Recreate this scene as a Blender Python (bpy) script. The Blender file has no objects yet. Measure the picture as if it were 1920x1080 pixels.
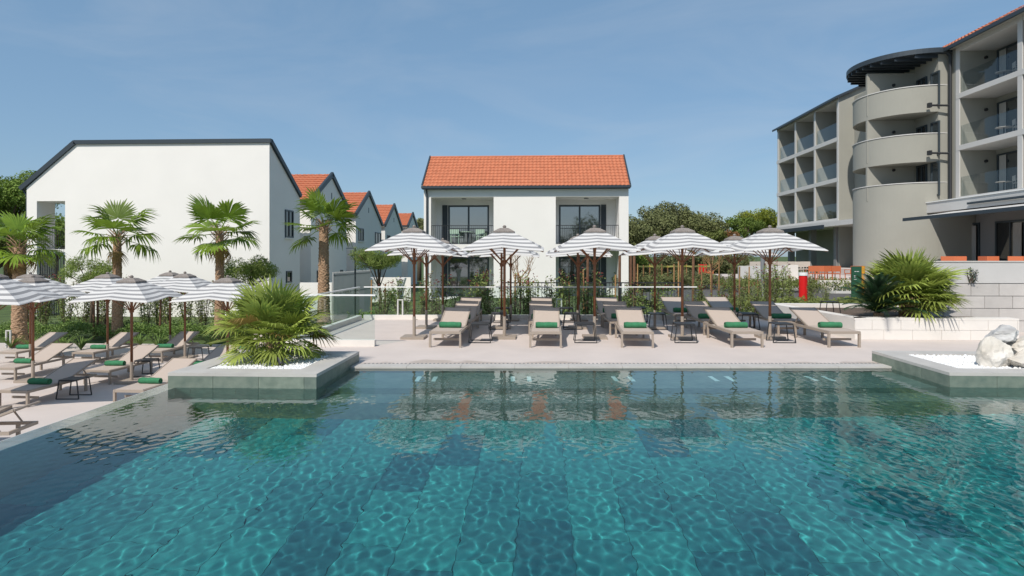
import bpy, bmesh, math, random
import numpy as np
from mathutils import Vector, Matrix, Euler

# ------------------------------------------------------------------ camera, sky, sun, exposure
SC = bpy.context.scene
COL = SC.collection
FPX, EYE, HZ = 1150.0, 1.85, 480.0
YAW = math.atan(50 / FPX)
cam = bpy.data.cameras.new('camera')
cam_o = bpy.data.objects.new('camera', cam)
COL.objects.link(cam_o)
cam_o.location = (0, 0, EYE)
cam_o.rotation_euler = (math.radians(90), 0, YAW)
cam.sensor_width = 36
cam.lens = FPX / 1920 * 36
cam.shift_y = -60 / 1920
cam.clip_end = 2000
SC.camera = cam_o

SUN_EL, SUN_DIR = math.radians(47.5), Vector((.454, .891, 0)).normalized()
world = bpy.data.worlds.new('World')
SC.world = world
world.use_nodes = True
wn = world.node_tree
bgn = wn.nodes['Background']
sky = wn.nodes.new('ShaderNodeTexSky')
sky.sky_type = 'NISHITA'
sky.sun_disc = False
sky.sun_elevation = SUN_EL
sky.sun_rotation = math.radians(205)
sky.air_density = 1.0
sky.dust_density = .7
sky.ozone_density = 2.0
hs = wn.nodes.new('ShaderNodeHueSaturation')
hs.inputs['Saturation'].default_value = 1.0
hs.inputs['Value'].default_value = 1.0
tcw = wn.nodes.new('ShaderNodeTexCoord')
mpw = wn.nodes.new('ShaderNodeMapping')
mpw.inputs['Scale'].default_value = (1.2, 1.6, 5.0)
mpw.inputs['Rotation'].default_value = (.25, .35, .5)
nzw = wn.nodes.new('ShaderNodeTexNoise')
nzw.inputs['Scale'].default_value = 1.7
nzw.inputs['Detail'].default_value = 8
nzw.inputs['Roughness'].default_value = .55
nzw.inputs['Distortion'].default_value = .8
crw = wn.nodes.new('ShaderNodeMapRange')
crw.inputs['From Min'].default_value = .46
crw.inputs['From Max'].default_value = .85
crw.inputs['To Min'].default_value = 0
crw.inputs['To Max'].default_value = .28
mxw = wn.nodes.new('ShaderNodeMixRGB')
mxw.inputs['Color2'].default_value = (4.9, 5.2, 5.6, 1)
wn.links.new(sky.outputs[0], hs.inputs['Color'])
wn.links.new(tcw.outputs['Generated'], mpw.inputs[0])
wn.links.new(mpw.outputs[0], nzw.inputs['Vector'])
wn.links.new(nzw.outputs['Fac'], crw.inputs['Value'])
wn.links.new(crw.outputs[0], mxw.inputs['Fac'])
hz_ = wn.nodes.new('ShaderNodeMixRGB')          # even summer haze over the whole sky
hz_.inputs['Fac'].default_value = .58
hz_.inputs['Color2'].default_value = (1.55, 2.85, 4.35, 1)
wn.links.new(hs.outputs[0], hz_.inputs['Color1'])
wn.links.new(hz_.outputs[0], mxw.inputs['Color1'])
wn.links.new(mxw.outputs[0], bgn.inputs[0])
bgn.inputs[1].default_value = .128

sun = bpy.data.lights.new('sun', 'SUN')
sun.energy = 4.3
sun.angle = math.radians(.5)
sun.color = (1, .94, .86)
sun_o = bpy.data.objects.new('sun', sun)
COL.objects.link(sun_o)
sd = Vector((SUN_DIR.x * math.cos(SUN_EL), SUN_DIR.y * math.cos(SUN_EL), -math.sin(SUN_EL)))
sun_o.rotation_euler = sd.to_track_quat('-Z', 'Y').to_euler()
sun.cycles.is_caustics_light = True
SC.view_settings.view_transform = 'Standard'
SC.view_settings.look = 'None'
SC.view_settings.gamma = 1
SC.view_settings.exposure = 0.0
SC.cycles.max_bounces = 10
SC.cycles.transparent_max_bounces = 24
SC.cycles.sample_clamp_indirect = 6

random.seed(11)
R = random.random
def U(a, b): return a + (b - a) * random.random()

# ------------------------------------------------------------------ survey helpers: a sight line met with a known plane
def sight(px, py):
    xc = (px - 960) / FPX
    return (xc * math.cos(YAW) - math.sin(YAW), math.cos(YAW) + xc * math.sin(YAW), (HZ - py) / FPX)
def onz(px, py, z):
    r = sight(px, py); t = (z - EYE) / r[2]; return r[0] * t, r[1] * t
def ony(px, py, y):
    r = sight(px, py); t = y / r[1]; return r[0] * t, EYE + r[2] * t
def onx(px, py, x):
    r = sight(px, py); t = x / r[0]; return r[1] * t, EYE + r[2] * t

# ------------------------------------------------------------------ materials
def mat(name, col, rough=.7, var=.0, vscale=6., bump=0., bscale=40., metal=0., spec=.5, col2=None, transl=0., rnd=0., detail=6, stretch=None, emis=None):
    m = bpy.data.materials.new(name); m.use_nodes = True
    nt = m.node_tree; b = nt.nodes['Principled BSDF']; N = nt.nodes; L = nt.links
    b.inputs['Base Color'].default_value = (*col, 1)
    b.inputs['Roughness'].default_value = rough
    b.inputs['Metallic'].default_value = metal
    b.inputs['Specular IOR Level'].default_value = spec
    src = None
    if var or bump or rnd:
        tc = N.new('ShaderNodeTexCoord'); v = tc.outputs['Object']
        if stretch:
            mp = N.new('ShaderNodeMapping'); mp.inputs['Scale'].default_value = stretch
            L.new(v, mp.inputs[0]); v = mp.outputs[0]
    if var:
        n = N.new('ShaderNodeTexNoise'); n.inputs['Scale'].default_value = vscale; n.inputs['Detail'].default_value = detail
        L.new(v, n.inputs['Vector'])
        c2 = col2 or tuple(c * (1 - var) for c in col)
        c1 = col if col2 else tuple(min(1, c * (1 + var * .5)) for c in col)
        mr = N.new('ShaderNodeMapRange'); mr.inputs['From Min'].default_value = .3; mr.inputs['From Max'].default_value = .7
        L.new(n.outputs['Fac'], mr.inputs['Value'])
        mx = N.new('ShaderNodeMixRGB'); mx.inputs['Color1'].default_value = (*c1, 1); mx.inputs['Color2'].default_value = (*c2, 1)
        L.new(mr.outputs[0], mx.inputs['Fac']); src = mx.outputs[0]
    if rnd:
        oi = N.new('ShaderNodeObjectInfo'); h = N.new('ShaderNodeHueSaturation')
        r1 = N.new('ShaderNodeMapRange'); r1.inputs['To Min'].default_value = 1 - rnd; r1.inputs['To Max'].default_value = 1 + rnd
        L.new(oi.outputs['Random'], r1.inputs['Value']); L.new(r1.outputs[0], h.inputs['Value'])
        if src: L.new(src, h.inputs['Color'])
        else: h.inputs['Color'].default_value = (*col, 1)
        src = h.outputs[0]
    if src: L.new(src, b.inputs['Base Color'])
    if bump:
        n2 = N.new('ShaderNodeTexNoise'); n2.inputs['Scale'].default_value = bscale; n2.inputs['Detail'].default_value = 5
        L.new(v, n2.inputs['Vector'])
        bp = N.new('ShaderNodeBump'); bp.inputs['Strength'].default_value = bump; bp.inputs['Distance'].default_value = .02
        L.new(n2.outputs['Fac'], bp.inputs['Height']); L.new(bp.outputs[0], b.inputs['Normal'])
    if transl:
        t = N.new('ShaderNodeBsdfTranslucent'); ms = N.new('ShaderNodeMixShader'); ms.inputs[0].default_value = transl
        if src: L.new(src, t.inputs['Color'])
        else: t.inputs['Color'].default_value = (*col, 1)
        L.new(b.outputs[0], ms.inputs[1]); L.new(t.outputs[0], ms.inputs[2])
        L.new(ms.outputs[0], N['Material Output'].inputs[0])
    return m

def thin_glass(name, tint, ior=1.5):
    m = bpy.data.materials.new(name); m.use_nodes = True; nt = m.node_tree; N = nt.nodes; L = nt.links
    N.remove(N['Principled BSDF'])
    tr = N.new('ShaderNodeBsdfTransparent'); tr.inputs[0].default_value = (*tint, 1)
    gl = N.new('ShaderNodeBsdfGlossy'); gl.inputs['Roughness'].default_value = .01
    fr = N.new('ShaderNodeFresnel'); fr.inputs[0].default_value = ior
    ms = N.new('ShaderNodeMixShader')
    ge = N.new('ShaderNodeNewGeometry'); mu = N.new('ShaderNodeMath'); mu.operation = 'MULTIPLY'; iv = N.new('ShaderNodeMath'); iv.operation = 'SUBTRACT'; iv.inputs[0].default_value = 1
    L.new(ge.outputs['Backfacing'], iv.inputs[1]); L.new(fr.outputs[0], mu.inputs[0]); L.new(iv.outputs[0], mu.inputs[1])
    L.new(mu.outputs[0], ms.inputs[0]); L.new(tr.outputs[0], ms.inputs[1]); L.new(gl.outputs[0], ms.inputs[2])
    L.new(ms.outputs[0], N['Material Output'].inputs[0])
    return m

def stripe_mat():
    m = bpy.data.materials.new('striped_canvas'); m.use_nodes = True; nt = m.node_tree; N = nt.nodes; L = nt.links
    b = N['Principled BSDF']; b.inputs['Roughness'].default_value = .85; b.inputs['Specular IOR Level'].default_value = .2
    tc = N.new('ShaderNodeTexCoord'); sp = N.new('ShaderNodeSeparateXYZ'); L.new(tc.outputs['Object'], sp.inputs[0])
    def mth(op, a, bb=None):
        n = N.new('ShaderNodeMath'); n.operation = op
        for i, q in enumerate((a, bb)):
            if q is None: continue
            if isinstance(q, (int, float)): n.inputs[i].default_value = q
            else: L.new(q, n.inputs[i])
        return n.outputs[0]
    mm = mth('MAXIMUM', mth('ABSOLUTE', sp.outputs[0]), mth('ABSOLUTE', sp.outputs[1]))
    fr = mth('FRACT', mth('MULTIPLY', mth('ADD', mm, .02), 1 / .142))
    st = mth('GREATER_THAN', fr, .56)
    nz = N.new('ShaderNodeTexNoise'); nz.inputs['Scale'].default_value = 2.5; L.new(tc.outputs['Object'], nz.inputs['Vector'])
    mx = N.new('ShaderNodeMixRGB'); mx.inputs['Color1'].default_value = (.82, .81, .79, 1); mx.inputs['Color2'].default_value = (.37, .37, .375, 1)
    L.new(st, mx.inputs['Fac'])
    m2 = N.new('ShaderNodeMixRGB'); m2.blend_type = 'MULTIPLY'; m2.inputs['Fac'].default_value = .12
    L.new(mx.outputs[0], m2.inputs['Color1']); L.new(nz.outputs['Fac'], m2.inputs['Color2'])
    L.new(m2.outputs[0], b.inputs['Base Color'])
    t = N.new('ShaderNodeBsdfTranslucent'); L.new(m2.outputs[0], t.inputs['Color'])
    ms = N.new('ShaderNodeMixShader'); ms.inputs[0].default_value = .3
    L.new(b.outputs[0], ms.inputs[1]); L.new(t.outputs[0], ms.inputs[2]); L.new(ms.outputs[0], N['Material Output'].inputs[0])
    return m

def water_mat():
    m = bpy.data.materials.new('water'); m.use_nodes = True; nt = m.node_tree; N = nt.nodes
    N.remove(N['Principled BSDF'])
    rf = N.new('ShaderNodeBsdfRefraction'); rf.inputs['IOR'].default_value = 1.333; rf.inputs['Roughness'].default_value = 0
    rf.inputs['Color'].default_value = (.72, .94, .94, 1)
    gl = N.new('ShaderNodeBsdfGlossy'); gl.inputs['Roughness'].default_value = 0; gl.inputs['Color'].default_value = (1, 1, 1, 1)
    fr = N.new('ShaderNodeFresnel'); fr.inputs[0].default_value = 1.333; ms = N.new('ShaderNodeMixShader')
    nt.links.new(fr.outputs[0], ms.inputs[0]); nt.links.new(rf.outputs[0], ms.inputs[1]); nt.links.new(gl.outputs[0], ms.inputs[2])
    nt.links.new(ms.outputs[0], N['Material Output'].inputs[0])
    return m

M = {}
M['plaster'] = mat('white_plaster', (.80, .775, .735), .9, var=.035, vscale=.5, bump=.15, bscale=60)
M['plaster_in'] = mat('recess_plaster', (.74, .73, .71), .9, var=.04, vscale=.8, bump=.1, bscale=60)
M['hotel'] = mat('grey_render', (.325, .32, .28), .92, var=.06, vscale=.5, bump=.15, bscale=70)
M['hotel_dk'] = mat('dark_grey_render', (.24, .235, .23), .92, var=.06, vscale=.5, bump=.15, bscale=70)
M['hotel_lt'] = mat('pale_grey_render', (.56, .55, .53), .9, var=.04, vscale=.7, bump=.1, bscale=70)
M['anthracite'] = mat('anthracite_metal', (.045, .058, .07), .45, metal=.3)
M['darkmetal'] = mat('black_metal', (.022, .024, .027), .5)
M['frame_grey'] = mat('window_frame_paint', (.04, .055, .065), .4)
M['louver'] = mat('shutter_paint', (.035, .045, .055), .6)
M['pane'] = mat('window_pane', (.03, .04, .045), .03, spec=1.0); M['pane'].node_tree.nodes['Principled BSDF'].inputs['IOR'].default_value = 2.3
M['pane_dk'] = mat('dark_window_pane', (.012, .014, .016), .04, spec=.8); M['pane_dk'].node_tree.nodes['Principled BSDF'].inputs['IOR'].default_value = 1.6
M['glass'] = thin_glass('balustrade_glass', (.92, .96, .95))
M['glass_h'] = thin_glass('balcony_glass', (.86, .89, .90), 1.7)
M['tile_roof'] = mat('terracotta_tiles', (.50, .165, .08), .8, var=.12, vscale=3, bump=.1, bscale=20)
M['deck'] = mat('deck_stone', (.59, .515, .47), .75, var=.07, vscale=1.3, bump=.12, bscale=90, detail=9)
M['deck_low'] = mat('lower_deck_stone', (.58, .51, .465), .75, var=.07, vscale=1.1, bump=.12, bscale=90, detail=9)
M['coping'] = mat('coping_stone', (.50, .475, .44), .6, var=.1, vscale=3, bump=.15, bscale=80)
M['white_stone'] = mat('white_stone', (.72, .68, .63), .8, var=.07, vscale=2, bump=.15, bscale=60)
M['block'] = mat('block_stone', (.50, .475, .45), .85, var=.1, vscale=2.5, bump=.2, bscale=70, rnd=.045)
M['concrete'] = mat('smooth_concrete', (.50, .49, .475), .8, var=.08, vscale=1.2, bump=.1, bscale=50)
G = [((.13, .17, .135), (.21, .25, .20)), ((.10, .135, .115), (.17, .21, .17)), ((.19, .225, .18), (.12, .16, .13))]
M['green'] = [mat('green_stone', a, .45, var=1, col2=b, vscale=7, bump=.1, bscale=50, detail=9) for a, b in G]
P = [((.03, .225, .232), (.05, .29, .285)), ((.045, .295, .29), (.03, .225, .235)), ((.022, .175, .195), (.035, .22, .23)), ((.016, .125, .152), (.025, .16, .185))]
M['pool'] = [mat('deep_tint_stone', a, .6, var=1, col2=b, vscale=5, detail=9) for a, b in P]  # the teal that deep water gives is put into the stone colour
M['ledge'] = mat('shallow_tint_stone', (.22, .25, .215), .6, var=1, col2=(.15, .185, .165), vscale=4, detail=9)  # same stone as the floor, coloured greyer to stand for shallower water
M['wet'] = mat('wet_stone', (.22, .235, .20), .12, var=1, col2=(.15, .165, .14), vscale=6, bump=.1, bscale=12, spec=.7)
M['sling'] = mat('taupe_sling', (.45, .375, .32), .85, bump=.1, bscale=400)
M['tan'] = mat('tan_metal', (.33, .275, .225), .5, spec=.5)
M['wood'] = mat('varnished_wood', (.22, .085, .035), .45, var=.25, vscale=8, stretch=(4, 4, .5))
M['stake'] = mat('stake_wood', (.36, .20, .085), .8, var=.3, vscale=6, rnd=.25)
M['brown_stake'] = mat('brown_trunk_wood', (.17, .085, .045), .85, var=.3, vscale=6, rnd=.2)
M['stripe'] = stripe_mat()
M['cap'] = mat('woven_cap', (.27, .235, .21), .95, var=.4, vscale=40, bump=.5, bscale=90)
M['towel'] = mat('green_towel', (.04, .195, .09), .95, var=.2, vscale=12, bump=.5, bscale=260)
M['pebble'] = mat('white_pebbles', (.80, .80, .79), .7, var=.12, vscale=9)
M['boulder'] = mat('white_rock', (.47, .42, .35), .9, var=1, col2=(.70, .67, .62), vscale=2.2, bump=1, bscale=7, detail=10)
M['boulder_grey'] = mat('grey_streaked_rock', (.30, .29, .28), .85, var=1, col2=(.60, .59, .57), vscale=3, bump=.8, bscale=7, detail=10, stretch=(1, 1, 3))
M['palm'] = mat('palm_leaf', (.20, .30, .035), .45, var=.3, vscale=3, transl=.35, rnd=.35, spec=.4)
M['palm_dry'] = mat('dry_palm_leaf', (.30, .20, .06), .7, var=.3, vscale=3, transl=.25, rnd=.2)
M['palm_y'] = mat('fan_palm_leaf', (.33, .40, .085), .5, var=.35, vscale=3, transl=.3, rnd=.4, spec=.35)
M['cycad'] = mat('cycad_leaf', (.022, .06, .022), .4, var=.3, vscale=3, transl=.15, rnd=.3)
M['bark'] = mat('palm_bark', (.27, .155, .09), .95, var=1, col2=(.44, .30, .19), vscale=14, bump=1, bscale=30, stretch=(1, 1, 1.6))
M['bark2'] = mat('tree_bark', (.12, .085, .06), .95, var=.4, vscale=10, bump=.8, bscale=25)
M['oak'] = mat('oak_leaves', (.17, .19, .07), .75, var=.5, vscale=1.1, transl=.2, rnd=.18)
M['pine'] = mat('pine_needles', (.17, .25, .04), .75, var=.45, vscale=1.3, transl=.25, rnd=.15)
M['pine_s'] = mat('soft_pine_needles', (.26, .34, .08), .75, var=.4, vscale=2, transl=.4)
M['pine_b'] = mat('bright_pine_needles', (.24, .28, .03), .75, var=.4, vscale=1.3, transl=.25)
M['grass_tree'] = mat('light_green_leaves', (.20, .24, .06), .7, var=.4, vscale=1.5, transl=.3)
M['orange_tree'] = mat('autumn_leaves', (.26, .13, .05), .8, var=.4, vscale=2, transl=.2)
M['photinia'] = mat('photinia_leaves', (.14, .20, .05), .45, var=1, col2=(.27, .31, .10), vscale=7, transl=.2, rnd=.3, spec=.4)
M['photinia_r'] = mat('red_photinia_leaves', (.22, .05, .035), .5, var=.4, vscale=7, transl=.2, rnd=.2)
M['hedge'] = mat('hedge_leaves', (.09, .17, .03), .6, var=1, col2=(.20, .29, .06), vscale=4, transl=.2)
M['cover'] = mat('ground_cover_leaves', (.10, .15, .05), .6, var=1, col2=(.42, .42, .28), vscale=22, transl=.2)
M['soil'] = mat('soil', (.12, .085, .06), .95, var=.35, vscale=4, bump=.5, bscale=20)
M['lawn'] = mat('lawn', (.07, .11, .025), .95, var=.4, vscale=1.5, bump=.5, bscale=60)
M['asphalt'] = mat('asphalt', (.105, .10, .098), .9, var=.2, vscale=3, bump=.3, bscale=120)
M['red'] = mat('red_paint', (.62, .012, .012), .4)
M['orange'] = mat('orange_chair', (.55, .15, .06), .6)
M['cream'] = mat('cream_fabric', (.50, .44, .38), .9)
M['sign_green'] = mat('green_sign_paint', (.018, .085, .045), .5)
M['sign_orange'] = mat('orange_sign_paint', (.72, .30, .02), .5)
M['white_paint'] = mat('white_paint', (.8, .8, .78), .5)
M['grey_paint'] = mat('grey_paint', (.20, .21, .22), .5)
M['mint'] = mat('mint_plastic', (.35, .48, .38), .5)
M['tape'] = mat('yellow_tape', (.70, .66, .20), .6)
M['curtain'] = mat('pale_curtain', (.45, .43, .40), .9, var=.2, vscale=10, stretch=(6, 6, .3))
M['water'] = water_mat()

def wet_edge(m):
    nt = m.node_tree; N = nt.nodes; L = nt.links; b = N['Principled BSDF']; src = b.inputs['Base Color'].links[0].from_socket
    tc = N.new('ShaderNodeTexCoord'); sp = N.new('ShaderNodeSeparateXYZ'); L.new(tc.outputs['Object'], sp.inputs[0])
    nz = N.new('ShaderNodeTexNoise'); nz.inputs['Scale'].default_value = .9; nz.inputs['Detail'].default_value = 4; L.new(tc.outputs['Object'], nz.inputs['Vector'])
    def mth(op, a, c):
        n = N.new('ShaderNodeMath'); n.operation = op
        for i, q in enumerate((a, c)):
            if isinstance(q, (int, float)): n.inputs[i].default_value = q
            else: L.new(q, n.inputs[i])
        return n.outputs[0]
    d = mth('SUBTRACT', sp.outputs[1], mth('ADD', mth('MULTIPLY', sp.outputs[0], .045), 10.27))
    k = mth('SUBTRACT', mth('MULTIPLY', nz.outputs['Fac'], 1.9), .55)
    mr = N.new('ShaderNodeMapRange'); L.new(mth('SUBTRACT', k, d), mr.inputs['Value']); mr.inputs['From Min'].default_value = -.02; mr.inputs['From Max'].default_value = .05
    mx = N.new('ShaderNodeMixRGB'); mx.blend_type = 'MULTIPLY'; L.new(mth('MULTIPLY', mr.outputs[0], .8), mx.inputs['Fac']); L.new(src, mx.inputs['Color1']); mx.inputs['Color2'].default_value = (.80, .77, .72, 1)
    L.new(mx.outputs[0], b.inputs['Base Color']); L.new(mth('SUBTRACT', .75, mth('MULTIPLY', mr.outputs[0], .35)), b.inputs['Roughness'])
wet_edge(M['deck'])

# ------------------------------------------------------------------ mesh builder
class MB:
    def __init__(s): s.v = []; s.f = []; s.m = []; s.k = 0
    def mi(s, k): s.k = k; return s
    def poly(s, pts):
        n = len(s.v); s.v += [tuple(p) for p in pts]; s.f.append(tuple(range(n, n + len(pts)))); s.m.append(s.k); return s
    def box(s, x0, y0, z0, x1, y1, z1, rot=0, c=None):
        P = [(x, y, z) for z in (z0, z1) for (x, y) in ((x0, y0), (x1, y0), (x1, y1), (x0, y1))]
        if rot:
            cx, cy = c if c else ((x0 + x1) / 2, (y0 + y1) / 2); a, b = math.cos(rot), math.sin(rot)
            P = [(cx + (x - cx) * a - (y - cy) * b, cy + (x - cx) * b + (y - cy) * a, z) for x, y, z in P]
        n = len(s.v); s.v += P
        for q in ((3, 2, 1, 0), (4, 5, 6, 7), (0, 1, 5, 4), (1, 2, 6, 5), (2, 3, 7, 6), (3, 0, 4, 7)):
            s.f.append(tuple(n + i for i in q)); s.m.append(s.k)
        return s
    def prism(s, pts, z0, z1):          # pts counter-clockwise
        n = len(s.v); k = len(pts)
        zz0 = z0 if isinstance(z0, (list, tuple)) else [z0] * k
        zz1 = z1 if isinstance(z1, (list, tuple)) else [z1] * k
        s.v += [(p[0], p[1], z) for p, z in zip(pts, zz0)] + [(p[0], p[1], z) for p, z in zip(pts, zz1)]
        s.f.append(tuple(n + i for i in reversed(range(k)))); s.f.append(tuple(n + k + i for i in range(k))); s.m += [s.k] * 2
        for i in range(k):
            j = (i + 1) % k; s.f.append((n + i, n + j, n + k + j, n + k + i)); s.m.append(s.k)
        return s
    def xprism(s, pts, x0, x1):         # pts in (y,z), extruded along x
        n = len(s.v); k = len(pts)
        s.v += [(x0, p[0], p[1]) for p in pts] + [(x1, p[0], p[1]) for p in pts]
        s.f.append(tuple(n + i for i in reversed(range(k)))); s.f.append(tuple(n + k + i for i in range(k))); s.m += [s.k] * 2
        for i in range(k):
            j = (i + 1) % k; s.f.append((n + i, n + j, n + k + j, n + k + i)); s.m.append(s.k)
        return s
    def yprism(s, pts, y0, y1):         # pts in (x,z), extruded along y
        n = len(s.v); k = len(pts)
        s.v += [(p[0], y0, p[1]) for p in pts] + [(p[0], y1, p[1]) for p in pts]
        s.f.append(tuple(n + i for i in range(k))); s.f.append(tuple(n + k + i for i in reversed(range(k)))); s.m += [s.k] * 2
        for i in range(k):
            j = (i + 1) % k; s.f.append((n + j, n + i, n + k + i, n + k + j)); s.m.append(s.k)
        return s
    def bar(s, a, b, w, h=None, up=(0, 0, 1)):   # rectangular bar
        a, b = Vector(a), Vector(b); d = (b - a).normalized(); up = Vector(up)
        if abs(d.dot(up)) > .98: up = Vector((0, 1, 0))
        x = d.cross(up).normalized(); y = x.cross(d).normalized(); h = h or w; n = len(s.v)
        for p in (a, b):
            for i, j in ((-1, -1), (1, -1), (1, 1), (-1, 1)): s.v.append(tuple(p + x * i * w / 2 + y * j * h / 2))
        for q in ((3, 2, 1, 0), (4, 5, 6, 7), (0, 1, 5, 4), (1, 2, 6, 5), (2, 3, 7, 6), (3, 0, 4, 7)):
            s.f.append(tuple(n + i for i in q)); s.m.append(s.k)
        return s
    def tube(s, pts, rad, n=8, cap=True):
        pts = [Vector(p) for p in pts]; k = len(pts); rad = rad if isinstance(rad, (list, tuple)) else [rad] * k
        base = len(s.v); ref = None
        for i, p in enumerate(pts):
            d = (pts[min(i + 1, k - 1)] - pts[max(i - 1, 0)]).normalized()
            if ref is None: ref = Vector((1, 0, 0)) if abs(d.x) < .9 else Vector((0, 1, 0))
            x = (ref - d * ref.dot(d)).normalized(); ref = x; y = d.cross(x)
            for j in range(n):
                a = 2 * math.pi * j / n; s.v.append(tuple(p + (x * math.cos(a) + y * math.sin(a)) * rad[i]))
        for i in range(k - 1):
            for j in range(n):
                a = base + i * n + j; b = base + i * n + (j + 1) % n
                s.f.append((a, b, b + n, a + n)); s.m.append(s.k)
        if cap:
            s.f.append(tuple(base + j for j in reversed(range(n)))); s.f.append(tuple(base + (k - 1) * n + j for j in range(n))); s.m += [s.k] * 2
        return s
    def build(s, name, mats, parent=None, smooth=False, link=True):
        me = bpy.data.meshes.new(name); me.from_pydata(s.v, [], s.f)
        for m in (mats if isinstance(mats, (list, tuple)) else [mats]): me.materials.append(m)
        if any(s.m): me.polygons.foreach_set('material_index', s.m)
        if smooth: me.polygons.foreach_set('use_smooth', [True] * len(s.f))
        o = bpy.data.objects.new(name, me); COL.objects.link(o)
        if parent: o.parent = parent
        return o

def tag(o, label=None, cat=None, group=None, kind=None):
    if label: o['label'] = label
    if cat: o['category'] = cat
    if group: o['group'] = group
    if kind: o['kind'] = kind
    return o
def thing(name, label, cat, loc=(0, 0, 0), rz=0, group=None):
    o = bpy.data.objects.new(name, None); COL.objects.link(o); o.location = loc; o.rotation_euler = (0, 0, rz)
    o.empty_display_size = .2
    return tag(o, label, cat, group)
def struct(o): o['kind'] = 'structure'; return o
def stuff(o): o['kind'] = 'stuff'; return o
KIDS = {}
def dup(root, loc, rz=0, label=None, scale=None, parent=None, group=None):
    kids = {}
    for o in COL.objects:
        if o.parent: kids.setdefault(o.parent.name, []).append(o)
    def rec(o, par):
        c = o.copy(); COL.objects.link(c)
        if par: c.parent = par
        for ch in kids.get(o.name, []): rec(ch, c)
        return c
    r = rec(root, parent)
    r.location = loc; r.rotation_euler = (0, 0, rz)
    if scale: r.scale = (scale, scale, scale)
    if label: r['label'] = label
    if group: r['group'] = group
    return r
def place(proto, used, loc, rz, label, scale=None):
    """first call moves the prototype itself, later calls copy it"""
    if proto.name not in used:
        used.add(proto.name); proto.location = loc; proto.rotation_euler = (0, 0, rz); proto['label'] = label
        if scale: proto.scale = (scale,) * 3
        return proto
    return dup(proto, loc, rz, label, scale or 1)
USED = set()
ORD = ['first', 'second', 'third', 'fourth', 'fifth', 'sixth', 'seventh', 'eighth', 'ninth', 'tenth', 'eleventh', 'twelfth',
       'thirteenth', 'fourteenth', 'fifteenth', 'sixteenth', 'seventeenth', 'eighteenth', 'nineteenth', 'twentieth',
       'twenty-first', 'twenty-second', 'twenty-third', 'twenty-fourth', 'twenty-fifth', 'twenty-sixth', 'twenty-seventh', 'twenty-eighth', 'twenty-ninth', 'thirtieth']

# ------------------------------------------------------------------ ground
LOW = -1.15
def far_y(x): return 10.27 + .045 * x            # pool's far edge
def terrain(x, y):
    if y < 18.4 and x > -5.8: return -2.6
    if y < 21 and x <= -5.8: return LOW - .12
    left = LOW - .05
    t = min(1, max(0, (x + 9) / 5)); t = t * t * (3 - 2 * t)
    z = left + t * (-.45 - left)
    t = min(1, max(0, (x - 3) / 5)); t = t * t * (3 - 2 * t)
    z = z + t * (-.03 - z)
    return z
xs = [-900, -300, -120, -60, -40, -30, -24, -18, -14, -11, -9, -8, -7, -6, -5.81, -5.8, -5, -4, -3, -2, 0, 2, 3, 4, 5, 6, 7, 8, 10, 14, 20, 30, 45, 70, 120, 300, 900]
ys = [-20, -5, 0, 5, 10, 15, 18.4, 18.41, 19, 20, 20.99, 21, 23, 26, 30, 34, 40, 50, 60, 80, 120, 200, 400, 900, 1600]
mb = MB()
for j, y in enumerate(ys):
    for i, x in enumerate(xs):
        mb.v.append((x, y, terrain(x + 1e-6, y + 1e-6)))
for j in range(len(ys) - 1):
    for i in range(len(xs) - 1):
        a = j * len(xs) + i; mb.f.append((a, a + 1, a + 1 + len(xs), a + len(xs))); mb.m.append(0)
struct(mb.build('ground', M['lawn']))

# road behind the hedge (asphalt), with its kerb
road = [(4.6, 22.5), (30, 20.5), (30, 29), (14.5, 31), (12.2, 40), (17, 70), (22, 120), (13, 120), (9.5, 70), (7.8, 42), (7.2, 33), (4.6, 31)]
mb = MB(); mb.poly([(x, y, .0) for x, y in road]); ro = struct(mb.build('road', M['asphalt']))
mb = MB()
for a, b in (((5.2, 22.3), (30, 20.3)), ((14.7, 31.1), (30, 29.2)), ((14.7, 31.1), (12.4, 40)), ((12.4, 40), (17.2, 70))):
    mb.bar((*a, .04), (*b, .04), .15, .14)
struct(mb.build('kerb', M['hotel_lt']))

# lower deck
mb = MB(); mb.prism([(-30, 0), (-5.56, 0), (-5.56, 12.4), (-5.3, 12.4), (-5.3, 20.4), (-30, 20.4)], LOW - .2, LOW)
struct(mb.build('lower_deck', M['deck_low']))
mb = MB()
for i in range(1, 22):
    pass
# upper deck: far side of the pool
mb = MB()
A = [(-5.2, far_y(-5.2)), (16, far_y(16)), (16, 18.2), (-5.3, 17.95), (-5.3, 12.4), (-5.2, 12.4)]
mb.prism(A, -1.6, 0)
struct(mb.build('deck', M['deck']))
# coping slabs along the far edge, a wet strip and the drain slot grate
deck_o = bpy.data.objects['deck']
x = -3.1
k = 0
while x < 5.5:
    x1 = x + .9
    mb = MB(); ya, yb = far_y(x), far_y(x1)
    mb.prism([(x + .003, ya - .04), (x1 - .003, yb - .04), (x1 - .003, yb + .23), (x + .003, ya + .23)], -.025, .006)
    mb.build('coping_slab', M['coping'], deck_o); x = x1
mb = MB(); x = -3.0
while x < 9:
    mb.prism([(x, far_y(x) + .255), (x + .03, far_y(x) + .255), (x + .03, far_y(x) + .32), (x, far_y(x) + .32)], .0, .005); x += .07
stuff(mb.build('drain_grate', M['hotel_dk'], deck_o))
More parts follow.
